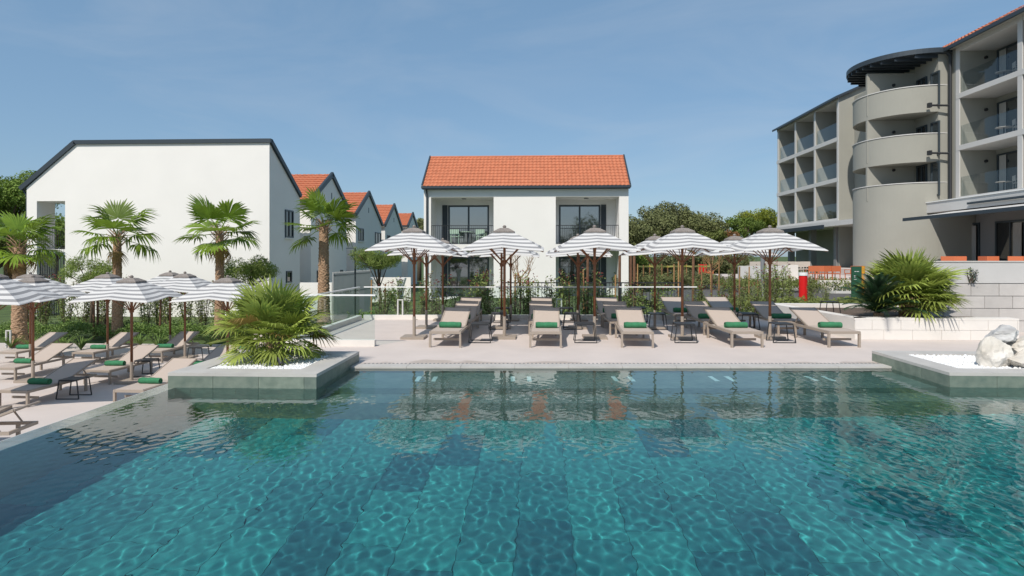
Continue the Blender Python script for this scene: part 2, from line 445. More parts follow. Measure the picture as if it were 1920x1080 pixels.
# ledge steps
mb = MB()
mb.prism([(-5.2, 8.86), (16, 9.75), (16, far_y(16) - .01), (-5.2, far_y(-5.2) - .01)], -1.55, -.36)
led = struct(mb.build('pool_step', M['ledge']))
mb = MB(); mb.prism([(-5.2, 8.36), (16, 9.25), (16, 9.745), (-5.2, 8.855)], -1.55, -.72)
led2 = struct(mb.build('pool_step', M['ledge']))
mb = MB()
for px in (800, 978, 1170, 1356, 1540):
    for dx in (-.13, .13):
        X0, Y0 = onz(px, 703, -.03)
        mb = MB(); mb.prism([(X0 + dx - .035, Y0 - .15), (X0 + dx + .035, Y0 - .15), (X0 + dx + .035 - .02, Y0 + .22), (X0 + dx - .035 - .02, Y0 + .22)], -.36, -.345)
        mb.build('pale_strip', M['white_paint'], led)  # pairs of pale strips lying on the ledge
# pool floor: a bed with every tile laid on it
mb = MB(); mb.box(-5.3, -2, -1.75, 18, 9.6, -1.52)
floor_o = struct(mb.build('pool_floor', M['pool'][1]))
bases = []
for m_ in M['pool']:
    q = MB(); q.box(0, 0, 0, .494, .994, .02); t = q.build('tile', m_, floor_o); bases.append(t)
first = [True] * 4
for i in range(30):
    for j in range(6):
        k = random.choices((0, 1, 2, 3), (34, 26, 22, 18))[0]
        loc = (-5.2 + i * .5, 2.6 + j * 1.0 - (.5 if i % 2 else 0) + (i % 3) * .17, -1.52)
        if first[k]: o = bases[k]; first[k] = False
        else: o = bases[k].copy(); COL.objects.link(o); o.parent = floor_o
        o.location = loc
mb = MB(); mb.box(-5.45, -2, -1.6, -5.2, 10.0, -.042)
struct(mb.build('pool_wall', M['ledge']))
mb = MB(); y = 2.0
pw = bpy.data.objects['pool_wall']
while y < 8.4:
    q = MB(); q.box(-5.47, y + .003, -.09, -5.19, y + .797, -.036); q.build('edge_slab', M['wet'], pw); y += .8
mb = MB(); mb.box(-5.55, -2, -1.6, -5.452, 12.4, -.06); struct(mb.build('overflow_wall', M['concrete']))

# water: a real rippled surface
NX, NY = 1150, 760
gx = np.linspace(-5.2, 13.5, NX); gt = np.linspace(0, 1, NY)
Xg, Tg = np.meshgrid(gx, gt)
Yg = 1.2 + (10.27 + .045 * Xg - .035 - 1.2) * Tg
rng = np.random.default_rng(5); Zg = np.zeros_like(Xg)
for i in range(120):
    lam = math.exp(rng.uniform(math.log(.075), math.log(.17))); a = rng.uniform(0, 6.28); kk = 2 * math.pi / lam
    amp = .135 / kk ** 2 * (.24 + .85 * abs(math.cos(a)))
    if i >= 106: lam = rng.uniform(.4, 1.6); kk = 2 * math.pi / lam; amp = .00022 * lam
    Zg += amp * np.sin(kk * (Xg * math.cos(a) + Yg * math.sin(a)) + rng.uniform(0, 6.28))
calm = .30 + .42 * np.clip((Xg + 3) / 9, 0, 1) + .35 * np.clip((8 - Yg) / 3, 0, 1) + .32 * (0.5 + 0.5 * np.sin(.45 * Xg + .8 * Yg + 1.3) * np.sin(.6 * Yg - .35 * Xg + .4))
Zg = Zg * calm - .03
V = np.stack([Xg, Yg, Zg], -1).reshape(-1, 3)
idx = np.arange(NX * NY).reshape(NY, NX)
F = np.stack([idx[:-1, :-1], idx[:-1, 1:], idx[1:, 1:], idx[1:, :-1]], -1).reshape(-1, 4)
me = bpy.data.meshes.new('pool_water')
me.vertices.add(len(V)); me.vertices.foreach_set('co', V.ravel().astype('f'))
me.loops.add(F.size); me.loops.foreach_set('vertex_index', F.ravel().astype('i'))
me.polygons.add(len(F)); me.polygons.foreach_set('loop_start', np.arange(0, F.size, 4, dtype='i'))
me.update(); me.polygons.foreach_set('use_smooth', [True] * len(F)); me.materials.append(M['water'])
wat = bpy.data.objects.new('pool_water', me); COL.objects.link(wat); struct(wat)
wat.cycles.is_caustics_caster = True

# ------------------------------------------------------------------ foliage tools
def leaf_cloud(pts, nrm, size, aspect=.5, jitter=.35, seed=0):
    """many small pointed leaves; returns MB"""
    rg = np.random.default_rng(seed); n = len(pts); pts = np.asarray(pts, float); nrm = np.asarray(nrm, float)
    nrm = nrm + rg.normal(0, jitter, (n, 3)); nrm /= np.linalg.norm(nrm, axis=1)[:, None] + 1e-9
    t = rg.normal(0, 1, (n, 3)); t -= nrm * (t * nrm).sum(1)[:, None]; t /= np.linalg.norm(t, axis=1)[:, None] + 1e-9
    b = np.cross(nrm, t); s = (size * rg.uniform(.6, 1.35, n))[:, None]
    v = np.stack([pts - t * s * .5, pts + b * s * aspect * .5 + nrm * s * .1, pts + t * s * .5, pts - b * s * aspect * .5 + nrm * s * .1], 1).reshape(-1, 3)
    m = MB(); m.v = [tuple(q) for q in v.tolist()]; m.f = [(4 * i, 4 * i + 1, 4 * i + 2, 4 * i + 3) for i in range(n)]; m.m = [0] * n
    return m
def crown_points(blobs, dens, rg, shell=.55):
    P_, N_ = [], []
    for (cx, cy, cz, rx, ry, rz) in blobs:
        n = int(dens * (rx * ry + ry * rz + rx * rz) / 3 * 4 * math.pi)
        d = rg.normal(0, 1, (n, 3)); d /= np.linalg.norm(d, axis=1)[:, None]
        r = shell + (1 - shell) * rg.random(n) ** .5
        r = r * (1 + .13 * np.sin(d[:, 0] * 7 + cx * 3) * np.sin(d[:, 2] * 6 + cz) + .08 * np.sin(d[:, 1] * 13 + cy))
        P_.append(np.array([cx, cy, cz]) + d * r[:, None] * np.array([rx, ry, rz])); N_.append(d)
    return np.concatenate(P_), np.concatenate(N_)
def tree(name, label, cat, x, y, zg, top, rad, leafm, leaf=.3, *a, asp=.6, **k): return tree_(name, label, cat, x, y, zg, top, rad, leafm, leaf, *a, asp=asp, **k)
def tree_(name, label, cat, x, y, zg, top, rad, leafm, leaf=.3, nb=14, dens=14, group=None, trunk_r=.18, flat=.75, seed=1, base_frac=.35, scatter=.75, asp=.6):
    t = thing(name, label, cat, (x, y, zg), 0, group); rg = np.random.default_rng(seed); h = top - zg
    zc = h - rad * flat
    tm = MB(); tm.tube([(0, 0, -.3), (.05, 0, zc * .4), (-.05, .05, zc * .8), (0, 0, zc)], [trunk_r * 1.2, trunk_r, trunk_r * .8, trunk_r * .5], 8)
    blobs = []
    for i in range(nb):
        a = i * 2.4 + rg.uniform(-.4, .4); rr = rad * scatter * math.sqrt((i + .5) / nb); zz = zc + rad * flat * rg.uniform(-.55, .55) * (1 - .5 * rr / rad) 
        br = rad * rg.uniform(.26, .42)
        bz = min(zz, h - br * .8)
        blobs.append((rr * math.cos(a), rr * math.sin(a), bz, br, br, br * .8))
        if i % 2 == 0: tm.tube([(0, 0, zc * .55), (rr * .5 * math.cos(a), rr * .5 * math.sin(a), (zc * .55 + bz) / 2 + .2), (rr * math.cos(a), rr * math.sin(a), bz)], [trunk_r * .5, trunk_r * .3, .03], 5)
    tm.build('trunk', M['bark2'], t, smooth=True)
    p, n = crown_points(blobs, dens, rg, .35)
    leaf_cloud(p, n, leaf, asp, .9 if asp < .3 else .6, seed).build('crown', leafm, t)
    return t

def frond_mesh(name, pet, Rr, nb, span, fuse, droop, m, sag=.12, seed=0, wmul=1., cup=.15):
    rg = random.Random(seed); mb = MB(); hub = Vector((0, pet, -sag * pet * pet))
    if pet > .05: mb.tube([(0, 0, 0), (0, pet * .5, -sag * pet * pet * .25), hub], [.018, .013, .009], 4, cap=False)
    da = span / nb
    for i in range(nb):
        a = -span / 2 + (i + .5) * da + rg.uniform(-.2, .2) * da
        L = Rr * (.72 + .28 * math.cos(a * .8)) * rg.uniform(.9, 1.08)
        d = Vector((math.sin(a), math.cos(a), 0)); s = Vector((math.cos(a), -math.sin(a), 0))
        dr = droop * rg.uniform(.6, 1.5)
        ts = (.03, fuse, fuse + (1 - fuse) * .5, 1.0)
        wf = 2 * math.tan(da / 2) * L * fuse * .52 * wmul
        ws = (wf * .08, wf, wf * .62, .002)
        rows = []
        for t, w in zip(ts, ws):
            z = cup * t * Rr * abs(math.sin(a)) * .6 - dr * Rr * max(0, t - .3) ** 2
            c = hub + d * (L * t * (1 - dr * .25 * max(0, t - .5))) + Vector((0, 0, z - sag * pet * .5 * t))
            f = Vector((0, 0, w * .35))
            n = len(mb.v); mb.v += [tuple(c - s * w + f), tuple(c), tuple(c + s * w + f)]; rows.append(n)
        for q in range(3):
            a0, b0 = rows[q], rows[q + 1]
            mb.f += [(a0, a0 + 1, b0 + 1, b0), (a0 + 1, a0 + 2, b0 + 2, b0 + 1)]; mb.m += [0, 0]
    me = bpy.data.meshes.new(name); me.from_pydata(mb.v, [], mb.f); me.materials.append(m); me.polygons.foreach_set('use_smooth', [True] * len(mb.f))
    return me
FR = [frond_mesh('frond', .68, .86, 28, 3.9, .66, .18 + .26 * k, M['palm'], seed=k, sag=.15, cup=.18) for k in range(4)]
FRD = [frond_mesh('frond', .6, .7, 26, 3.6, .5, 1.6, M['palm_dry'], seed=9 + k, sag=.3) for k in range(2)]
FB = [frond_mesh('frond', .48, .52, 19, 3.7, .5, .15 + .15 * k, M['palm_y'], seed=20 + k, sag=.08, wmul=1.0, cup=.35) for k in range(4)]
FBD = [frond_mesh('frond', .48, .50, 19, 3.5, .4, .5 + .3 * k, M['palm_dry'], seed=40 + k, sag=.12, cup=.3) for k in range(2)]
def put_frond(me, par, loc, az, el, roll=0, sc=1.):
    o = bpy.data.objects.new('frond', me); COL.objects.link(o); o.parent = par; o.location = loc
    o.rotation_mode = 'XYZ'
    o.rotation_euler = (Matrix.Rotation(az, 4, 'Z') @ Matrix.Rotation(el, 4, 'X') @ Matrix.Rotation(roll, 4, 'Y')).to_euler()
    o.scale = (sc,) * 3
    return o
def palm_trunk(h, r0, r1, par, seed=0, lean=(0, 0)):
    rg = random.Random(seed); mb = MB(); nr = int(h / .045); n = 18; base = 0
    for i in range(nr + 1):
        t = i / nr; r = r0 + (r1 - r0) * t; r *= 1 + .35 * math.exp(-t * 14)
        for j in range(n):
            a = 2 * math.pi * (j + .5 * (i % 2)) / n
            bumpy = r * (1 + .10 * ((i + j) % 3 == 0) + rg.uniform(-.05, .05))
            mb.v.append((lean[0] * t * t + bumpy * math.cos(a), lean[1] * t * t + bumpy * math.sin(a), t * h - .05))
    for i in range(nr):
        for j in range(n):
            a = i * n + j; b = i * n + (j + 1) % n; mb.f.append((a, b, b + n, a + n)); mb.m.append(0)
    return mb.build('trunk', M['bark'], par)
def palm(label, x, y, zg, h, sc, nf, seed, az0=0, dry=3, r=.19, lean=(0, 0)):
    t = thing('fan_palm', label, 'palm tree', (x, y, zg), 0, 'palms in front of the white houses'); rg = random.Random(seed)
    palm_trunk(h, r * 1.15, r * .8, t, seed, lean)
    top = Vector((lean[0], lean[1], h - .08))
    for i in range(nf):
        u = (i + .5) / nf; az = az0 + i * 2.39996 + rg.uniform(-.25, .25); el = math.radians(76 - 98 * u ** .9 + rg.uniform(-10, 10))
        put_frond(FR[rg.randrange(4)], t, top + Vector((0, 0, .12 * (1 - u))), az, el, rg.uniform(-.35, .35), sc * rg.uniform(.85, 1.1))
    for i in range(dry):
        put_frond(FRD[i % 2], t, top - Vector((0, 0, .1)), rg.uniform(0, 6.28), math.radians(-45 + rg.uniform(-12, 12)), rg.uniform(-.3, .3), sc * .75)
    mb = MB()
    for i in range(26):
        a = i * 2.4; mb.tube([(top.x, top.y, h - .5 + .02 * i), (top.x + .34 * math.cos(a), top.y + .34 * math.sin(a), h - .15 + .02 * i)], [.03, .012], 4)
    mb.build('leaf_bases', M['bark'], t)
    return t
def bush_palm(label, x, y, zg, h, w, nf, seed, trunk=.3, trunk_r=.13, fs=1., name='bushy_fan_palm', lo=-30):
    t = thing(name, label, 'palm', (x, y, zg)); rg = random.Random(seed)
    palm_trunk(trunk, trunk_r * 1.1, trunk_r, t, seed)
    for i in range(nf):
        u = (i + .5) / nf; az = i * 2.39996 + rg.uniform(-.3, .3); el = math.radians(88 - (88 - lo) * u + rg.uniform(-12, 12))
        rr = w * .5 * rg.uniform(.05, .32)
        p = (rr * math.cos(az + 1.57), rr * math.sin(az + 1.57), trunk * rg.uniform(.6, 1.0) + max(0, h - trunk - 1.0 * fs) * rg.uniform(.0, 1.0) * (1 - u * .8))
        put_frond(FBD[i % 2] if i % 11 == 10 and u > .45 else FB[rg.randrange(4)], t, p, az, el, rg.uniform(-.4, .4), fs * rg.uniform(.8, 1.2))
    return t
def shrub_meshes(n, h, w, nl, leaf, mats, seed, stems=6, redtop=.03, fill=.5):
    out = []
    for k in range(n):
        rg = random.Random(seed + k); pts = []; nr = []; tips = []; sm = MB()
        for s in range(stems):
            a = rg.uniform(0, 6.28); r0 = w * .12; tilt = rg.uniform(.05, .5) * w
            hh = h * rg.uniform(.65, 1.05); p0 = Vector((r0 * math.cos(a), r0 * math.sin(a), 0)); p1 = Vector((tilt * math.cos(a), tilt * math.sin(a), hh))
            sm.tube([p0, (p0 + p1) / 2 + Vector((rg.uniform(-.05, .05), rg.uniform(-.05, .05), 0)), p1], [.012, .009, .004], 4, cap=False)
            for l in range(nl // stems):
                t = rg.uniform(.08, 1.02); c = p0.lerp(p1, t); aa = rg.uniform(0, 6.28); rr = w * rg.uniform(.02, .26) * (1.1 - .6 * t)
                q = c + Vector((rr * math.cos(aa), rr * math.sin(aa), rg.uniform(-.03, .06)))
                (tips if t > 1 - redtop * 1.6 and rg.random() < .6 else pts).append(q); 
        allp = [(tuple(q), 0) for q in pts] + [(tuple(q), 1) for q in tips]
        lm = leaf_cloud([q for q, _ in allp], [(rg.uniform(-1, 1), rg.uniform(-1, 1), rg.uniform(.1, 1.2)) for _ in allp], leaf, .42, .5, seed + k)
        lm.m = [i for _, i in allp]
        out.append((sm, lm))
    return out

# ------------------------------------------------------------------ big buildings
def tiled(o, u, v, nu, nv, amp=.035, lift=.03, name='roof_tiles', parent=None, per=4):
    """roof slope of interlocking pan tiles: courses step over one another, waves across"""
    o, u, v = Vector(o), Vector(u), Vector(v); n = u.cross(v).normalized()
    if n.z < 0: n = -n
    mb = MB(); cols = nu * per; prof = [(0, .5, 1, .45)[i % 4] if per == 4 else (0, 1)[i % 2] for i in range(cols + 1)]
    for j in range(nv):
        jit = [random.uniform(-.004, .004) for _ in range(nu + 1)]
        b = len(mb.v)
        for (tv, li) in ((j / nv, 0), (j / nv, lift), ((j + 1) / nv, .004)):
            for i in range(cols + 1):
                mb.v.append(tuple(o + u * (i / cols) + v * tv + n * (li + amp * prof[i] * (0.15 if li == 0 else 1) + jit[i // per])))
        w = cols + 1
        for r in range(2):
            for i in range(cols):
                a = b + r * w + i; mb.f.append((a, a + 1, a + 1 + w, a + w)); mb.m.append(0)
    ob = mb.build(name, M['tile_roof'], parent); ob['kind'] = 'stuff'
    return ob
def window(par, x0, x1, z0, z1, y, fr=.07, panes=2, mode='y', pm='pane', sgn=-1, mull=None):
    """framed window lying in plane y (faces -y), or plane x when mode == 'x' (then x0,x1 run along y); sgn = outward direction"""
    f = MB(); d = .06
    def bx(a0, a1, b0, b1, n0, n1, mbx):
        if mode == 'y': mbx.box(a0, min(y + n0 * -sgn, y + n1 * -sgn), b0, a1, max(y + n0 * -sgn, y + n1 * -sgn), b1)
        else: mbx.box(min(y + n0 * -sgn, y + n1 * -sgn), a0, b0, max(y + n0 * -sgn, y + n1 * -sgn), a1, b1)
    bx(x0, x1, z0, z0 + fr, -d, 0.02, f); bx(x0, x1, z1 - fr, z1, -d, 0.02, f)
    bx(x0, x0 + fr, z0 + fr, z1 - fr, -d, .02, f); bx(x1 - fr, x1, z0 + fr, z1 - fr, -d, .02, f)
    w = (x1 - x0 - 2 * fr) / panes
    for i in range(1, panes): bx(x0 + fr + w * i - fr / 2, x0 + fr + w * i + fr / 2, z0 + fr, z1 - fr, -d * .8, .02, f)
    fo = f.build('window', M['frame_grey'], par)
    for i in range(panes):
        g = MB(); bx(x0 + fr + w * i + (fr / 2 if i else 0), x0 + fr + w * (i + 1) - (fr / 2 if i < panes - 1 else 0), z0 + fr, z1 - fr, -.012, .0, g)
        g.build('pane', M[pm], fo)
    return fo
def wall_with_holes(mb, x0, x1, z0, z1, y0, y1, holes, axis='y'):
    """solid wall from boxes round rectangular holes (x0,x1,z0,z1)"""
    xsx = sorted({x0, x1, *[h[0] for h in holes], *[h[1] for h in holes]}); zs = sorted({z0, z1, *[h[2] for h in holes], *[h[3] for h in holes]})
    for j in range(len(zs) - 1):
        run = None
        for i in range(len(xsx) - 1):
            cx, cz = (xsx[i] + xsx[i + 1]) / 2, (zs[j] + zs[j + 1]) / 2
            hole = any(h[0] < cx < h[1] and h[2] < cz < h[3] for h in holes)
            if not hole: run = (run[0], xsx[i + 1]) if run else (xsx[i], xsx[i + 1])
            if (hole or i == len(xsx) - 2) and run:
                if axis == 'y': mb.box(run[0], y0, zs[j], run[1], y1, zs[j + 1])
                else: mb.box(y0, run[0], zs[j], y1, run[1], zs[j + 1])
                run = None
    return mb
def railing(par, a, b, z0, z1, step=.11, m='darkmetal', r=.012):
    mb = MB(); a, b = Vector((*a, 0)), Vector((*b, 0)); L = (b - a).length; n = int(L / step)
    mb.bar((a.x, a.y, z1), (b.x, b.y, z1), .04, .035); mb.bar((a.x, a.y, z0 + .06), (b.x, b.y, z0 + .06), .03, .03)
    for i in range(n + 1):
        p = a.lerp(b, i / n); mb.bar((p.x, p.y, z0 + .06), (p.x, p.y, z1), .014)
    return mb.build('railing', M[m], par)

# --- main two storey building
YF = 33.7
bld = thing('villa', 'white two storey villa with orange tiled roof and four recessed balconies', 'building', (-.75, YF, 0))
bld.location = (0, 0, 0)
XL, XR = -6.35, 4.9; EV = 5.72; RY, RZ = 36.0, 7.62; BY = 40.6; GZ = -.6
hx = [ony(808, 0, YF)[0], ony(925.5, 0, YF)[0], ony(1042, 0, YF)[0], ony(1161, 0, YF)[0]]
UF = 2.5; HT = 5.1; GT = 2.15
holes = [(hx[0], hx[1], UF, HT), (hx[2], hx[3], UF, HT), (hx[0], hx[1], GZ + .1, GT), (hx[2], hx[3], GZ + .1, GT)]
mb = MB(); wall_with_holes(mb, XL, XR, GZ, EV - .3, YF, YF + .3, holes)
mb.build('front_wall', M['plaster'], bld)
REC = 1.45
mb = MB()
for a, b in ((hx[0], hx[1]), (hx[2], hx[3])):
    for z0, z1 in ((GZ + .1, GT), (UF, HT)):
        wy = YF + .3
        mb.box(a - .2, wy, z0 - .2, a, wy + REC, z1 + .2); mb.box(b, wy, z0 - .2, b + .2, wy + REC, z1 + .2)
        mb.box(a, wy, z0 - .2, b, wy + REC, z0); mb.box(a, wy, z1, b, wy + REC, z1 + .2)
mb.box(XL, YF + .3 + REC + .25, GZ, XR, BY, EV - .31)
mb.box(XL, YF + .3, GZ, hx[0] - .2, YF + .3 + REC + .25, EV - .31); mb.box(hx[3] + .2, YF + .3, GZ, XR, YF + .3 + REC + .25, EV - .31)
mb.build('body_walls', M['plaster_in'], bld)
for sx0, sx1 in ((XL, XL + .25), (XR - .25, XR)):
    mb = MB(); mb.xprism([(YF + .0, EV - .3), (BY, EV - .3), (RY, RZ - .16)], sx0, sx1); mb.build('gable_wall', M['plaster'], bld)
win_px = [(831, 917), (1048, 1134)]
for k, (a, b) in enumerate(((hx[0], hx[1]), (hx[2], hx[3]))):
    for fl, (z0, z1) in enumerate(((UF, HT), (GZ + .1, GT))):
        yy = YF + .3 + REC
        if k == 0: wx0, wx1 = ony(840, 0, yy)[0], ony(917, 0, yy)[0]; shx = (ony(829, 0, yy)[0], wx0)
        else: wx0, wx1 = ony(1048, 0, yy)[0], ony(1126, 0, yy)[0]; shx = (wx1, ony(1137, 0, yy)[0])
        zt = z0 + 2.3
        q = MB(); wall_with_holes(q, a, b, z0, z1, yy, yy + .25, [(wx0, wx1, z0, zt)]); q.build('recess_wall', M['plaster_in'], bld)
        window(bld, wx0, wx1, z0 + .02, zt, yy + .1, .1, 2, 'y', 'pane' if fl == 0 else 'pane')
        s = MB(); s.box(shx[0] + .02, yy - .06, z0 + .02, shx[1] - .02, yy - .02, zt)
        for i in range(26): s.box(shx[0] + .05, yy - .075, z0 + .1 + i * .083, shx[1] - .05, yy - .062, z0 + .15 + i * .083)
        s.build('shutter', M['louver'], bld)
    railing(bld, (a + .03, YF + .08), (b - .03, YF + .08), UF, UF + 1.03)
    l = MB(); l.tube([((a + b) / 2, YF + .8, HT - .05), ((a + b) / 2, YF + .8, HT - .001)], .13, 12); l.build('ceiling_lamp', M['grey_paint'], bld)
nvec = Vector((0, RY - YF + .22, RZ - EV + .02))
tiled((XL - .05, YF - .22, EV - .05), (XR - XL + .1, 0, 0), (0, RY - YF + .22, RZ - EV + .1), 52, 10, parent=bld)
tiled((XL - .05, BY + .2, EV - .05), (XR - XL + .1, 0, 0), (0, RY - BY - .2, RZ - EV + .1), 30, 10, parent=bld, name='back_roof_tiles')
mb = MB(); mb.tube([(XL - .05, RY, RZ + .06), (XR + .05, RY, RZ + .06)], .07, 10); mb.build('ridge_cap', M['tile_roof'], bld)
mb = MB(); mb.box(XL - .08, YF - .36, EV - .17, XR + .08, YF - .22, EV - .04); mb.box(XL - .06, YF - .22, EV - .2, XR + .06, YF + .0, EV - .12)
mb.build('gutter', M['anthracite'], bld)
mb = MB(); mb.box(XL, YF - .02, EV - .3, XR, YF + .3, EV - .2); mb.build('eave_band', M['plaster'], bld)
for X0 in (XL - .1, XR + .02):
    mb = MB(); mb.xprism([(YF - .36, EV - .14), (YF - .3, EV + .0), (RY, RZ + .16), (BY + .2, EV + .03), (BY + .2, EV - .14), (RY, RZ - .06)], X0, X0 + .08)
    mb.build('verge_board', M['anthracite'], bld)
mb = MB(); xx = ony(801, 0, YF)[0]
mb.tube([(xx, YF - .3, EV - .15), (xx, YF - .1, EV - .45), (xx, YF - .08, EV - .6), (xx, YF - .08, GZ)], .05, 8); mb.build('downpipe', M['anthracite'], bld)

# --- row of white houses on the left
def house_side_windows(par, xg, lst):
    for (pa, pb, ta, tb) in lst:
        ya, _ = onx(pa, 0, xg); yb, _ = onx(pb, 0, xg); ym = (ya + yb) / 2
        z1 = onx((pa + pb) / 2, ta, xg)[1]; z0 = onx((pa + pb) / 2, tb, xg)[1]
        window(par, min(ya, yb), max(ya, yb), z0, z1, xg, .08, 1 if abs(yb - ya) < .9 else 2, 'x', 'pane_dk', sgn=1)
        s = MB(); s.box(xg, min(ya, yb) - .1, z0 - .06, xg + .09, max(ya, yb) + .1, z0); s.build('sill', M['plaster'], par)
XG = -13.4; YW = 30.0; LG = LOW - .3
lh = thing('large_house', 'large white house with blank front wall, dark edged roofline and tall opening at its left', 'building')
xl0 = ony(50, 0, YW)[0]; xk = ony(142, 0, YW)[0]; zt = 7.5; ze = ony(50, 352, YW)[1]
oa, ob_ = ony(69, 0, YW)[0], ony(122, 0, YW)[0]; oz1 = ony(95, 377, YW)[1]; oz0 = LG + .2
mb = MB(); wall_with_holes(mb, xl0, xk, LG, oz1 + .12, YW, YW + .35, [(oa, ob_, oz0, oz1)])
mb.box(xk, YW, LG, XG, YW + .35, zt)
mb.yprism([(xl0, oz1 + .12), (xk, oz1 + .12), (xk, zt), (xl0, ze)], YW, YW + .35)
mb.build('front_wall', M['plaster'], lh)
mb = MB()
BYW = 33.9; ebz = 5.2
mb.xprism([(YW + .35, LG), (BYW, LG), (BYW, ebz - .05), (YW + .35, zt - .25)], XG - .3, XG)
mb.xprism([(YW + .35, LG), (BYW, LG), (BYW, ebz - .05), (YW + .35, zt - .3)], ob_ + .02, XG - .3)
mb.box(xl0, YW + .35, LG, oa - .02, YW + 1.2, oz1 + .3)
mb.build('side_wall', M['plaster'], lh)
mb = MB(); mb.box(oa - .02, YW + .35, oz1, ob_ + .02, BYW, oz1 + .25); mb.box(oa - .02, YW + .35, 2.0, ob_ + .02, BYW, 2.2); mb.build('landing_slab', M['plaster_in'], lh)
mb = MB()
mb.bar((xk - .05, YW + .05, zt + .09), (XG + .1, YW + .05, zt + .09), .3, .2)
mb.bar((xk - .02, YW + .05, zt + .09), (xl0 - .3, YW + .05, ze - .06), .3, .22)
mb.bar((XG + .05, YW + .1, zt + .06), (XG + .05, BYW, ebz + .02), .14, .22)
mb.build('roof_edge', M['anthracite'], lh)
tiled((xk, BYW, ebz), (XG - xk, 0, 0), (0, YW + .3 - BYW, zt - ebz - .05), 30, 10, parent=lh)
mb = MB(); mb.tube([(xl0 - .25, YW + .1, ze - .1), (xl0 - .1, YW + .1, ze - .35), (xl0 - .07, YW + .1, ze - .6), (xl0 - .07, YW + .1, LG)], .05, 6); mb.build('downpipe', M['anthracite'], lh)
railing(lh, (oa, YW + .15), (ob_, YW + .15), 2.2, 3.25)
mb = MB()
for i in range(int((ob_ - oa) / .12)):
    X0 = oa + .06 + i * .12; mb.bar((X0, YW + .15, oz0), (X0, YW + .15, 2.0), .03)
mb.bar((oa, YW + .15, .9), (ob_, YW + .15, .9), .04); mb.build('entrance_grille', M['darkmetal'], lh)
mb = MB(); mb.box(ob_ - .55, YW + .6, oz0, ob_ - .03, YW + .66, 1.9); mb.box(ob_ - .55, YW + .9, 2.2, ob_ - .03, YW + .96, 4.2); mb.build('shutter', M['louver'], lh)
house_side_windows(lh, XG, [(534, 549, 394, 446), (536, 546, 508, 530)])

def row_house(i, apex, fe, be, label, wins, xleft=-25.5):
    xg = XG
    ya, za = onx(*apex, xg); yf, zf = onx(*fe, xg); yb, zb = onx(*be, xg) if be else (2 * ya - yf, zf)
    t = thing('row_house', label, 'building', (0, 0, 0), 0, 'white gabled houses in a receding row')
    mb = MB(); mb.xprism([(yf, LG), (yb, LG), (yb, zb - .1), (ya, za - .12), (yf, zf - .1)], xleft, xg); mb.build('wall', M['plaster'], t)
    v = Vector((0, ya - yf + .15, za - zf + .05))
    tiled((xleft, yf - .15, zf - .05), (xg - xleft, 0, 0), v, 44, 12, parent=t, per=4 if i < 2 else 2, lift=.05)
    tiled((xleft, yb + .15, zb - .05), (xg - xleft, 0, 0), (0, ya - yb - .15, za - zb + .05), 24, 8, parent=t, per=2, name='back_roof_tiles')
    mb = MB(); mb.bar((xg + .05, yf - .2, zf - .12), (xg + .05, ya + .05, za + .02), .14, .3); mb.bar((xg + .05, ya - .05, za + .02), (xg + .05, yb + .2, zb - .12), .14, .3)
    mb.build('verge_board', M['anthracite'], t)
    mb = MB(); mb.box(xleft, yf - .32, zf - .2, xg + .1, yf - .16, zf - .05); mb.build('gutter', M['anthracite'], t)
    house_side_windows(t, xg, wins)
    q = MB(); yv = ya; q.box(xg, yv - .06, za - 1.6, xg + .03, yv + .06, za - 1.2); q.build('vent', M['grey_paint'], t)
    return t
row_house(0, (621.5, 327), (583, 373), (649.6, 387), 'second white house in the row, its gable right behind the large blank house', [(594, 600, 507, 532)])
row_house(1, (691, 361), (667, 400), (715, 419), 'third white gabled house, beside the palm crown, with a pair of upper windows', [(672, 681, 428, 452), (703, 714, 436, 457), (638, 642, 506, 538), (647, 655, 508, 538)])
row_house(2, (738.5, 384), (722, 420), (753, 429), 'fourth white gabled house, narrow gable behind the umbrella tops', [(726, 731, 441, 456)])
row_house(3, (773.5, 400), (764.5, 422), None, 'farthest white house of the row, only its orange roof showing', [])
# low links between houses
for (pa, top, yy, lab) in ((573, 380, 36.4, 'white entrance link between the first two houses'),):
    pass

# --- grey hotel
ht = thing('hotel', 'grey four storey hotel with round balcony tower and recessed glass balconies', 'building')
X1 = 22.1
posts = [onx(p, 0, X1)[0] for p in (1459.5, 1491.9, 1528.3, 1571.5)]
Y_A, Y_B = posts[0], posts[3]
FLR = [4.65, 7.65, 10.65]; EAV = 13.6
HD = X1 + 1.7
def slab(par, x0, y0, z0, x1, y1, z1, m='hotel_lt', n='floor_slab'):
    q = MB(); q.box(x0, y0, z0, x1, y1, z1); return q.build(n, M[m], par)
for i, py_ in enumerate(posts):
    q = MB(); q.box(X1, py_ - .12 if i else py_ - .25, 4.65, HD, py_ + .12, EAV); q.build('partition_wall', M['hotel'], ht)
    q = MB(); q.box(X1 - .04, py_ - .14, 4.65, X1 - .001, py_ + .14, EAV); q.build('pier_face', M['hotel_lt'], ht)
for z in FLR: slab(ht, X1 - .05, Y_B - .12, z - .3, HD, Y_A + .3, z)
slab(ht, X1 - .02, Y_B - .12, EAV - .25, HD, Y_A + .3, EAV)
q = MB(); q.box(HD, Y_B, .6, HD + 9, Y_A + .3, EAV); q.build('rear_wall', M['hotel'], ht)
q = MB(); q.prism([(X1, Y_B - .13), (HD + 9, Y_B - .13), (HD + 9, Y_B - .003), (X1, Y_B - .003)], .6, EAV); q.yprism([(X1, EAV), (HD + 9, EAV), (HD + 4.5, EAV + 2.6)], Y_B - .13, Y_B - .003)
q.build('end_wall', M['hotel'], ht)
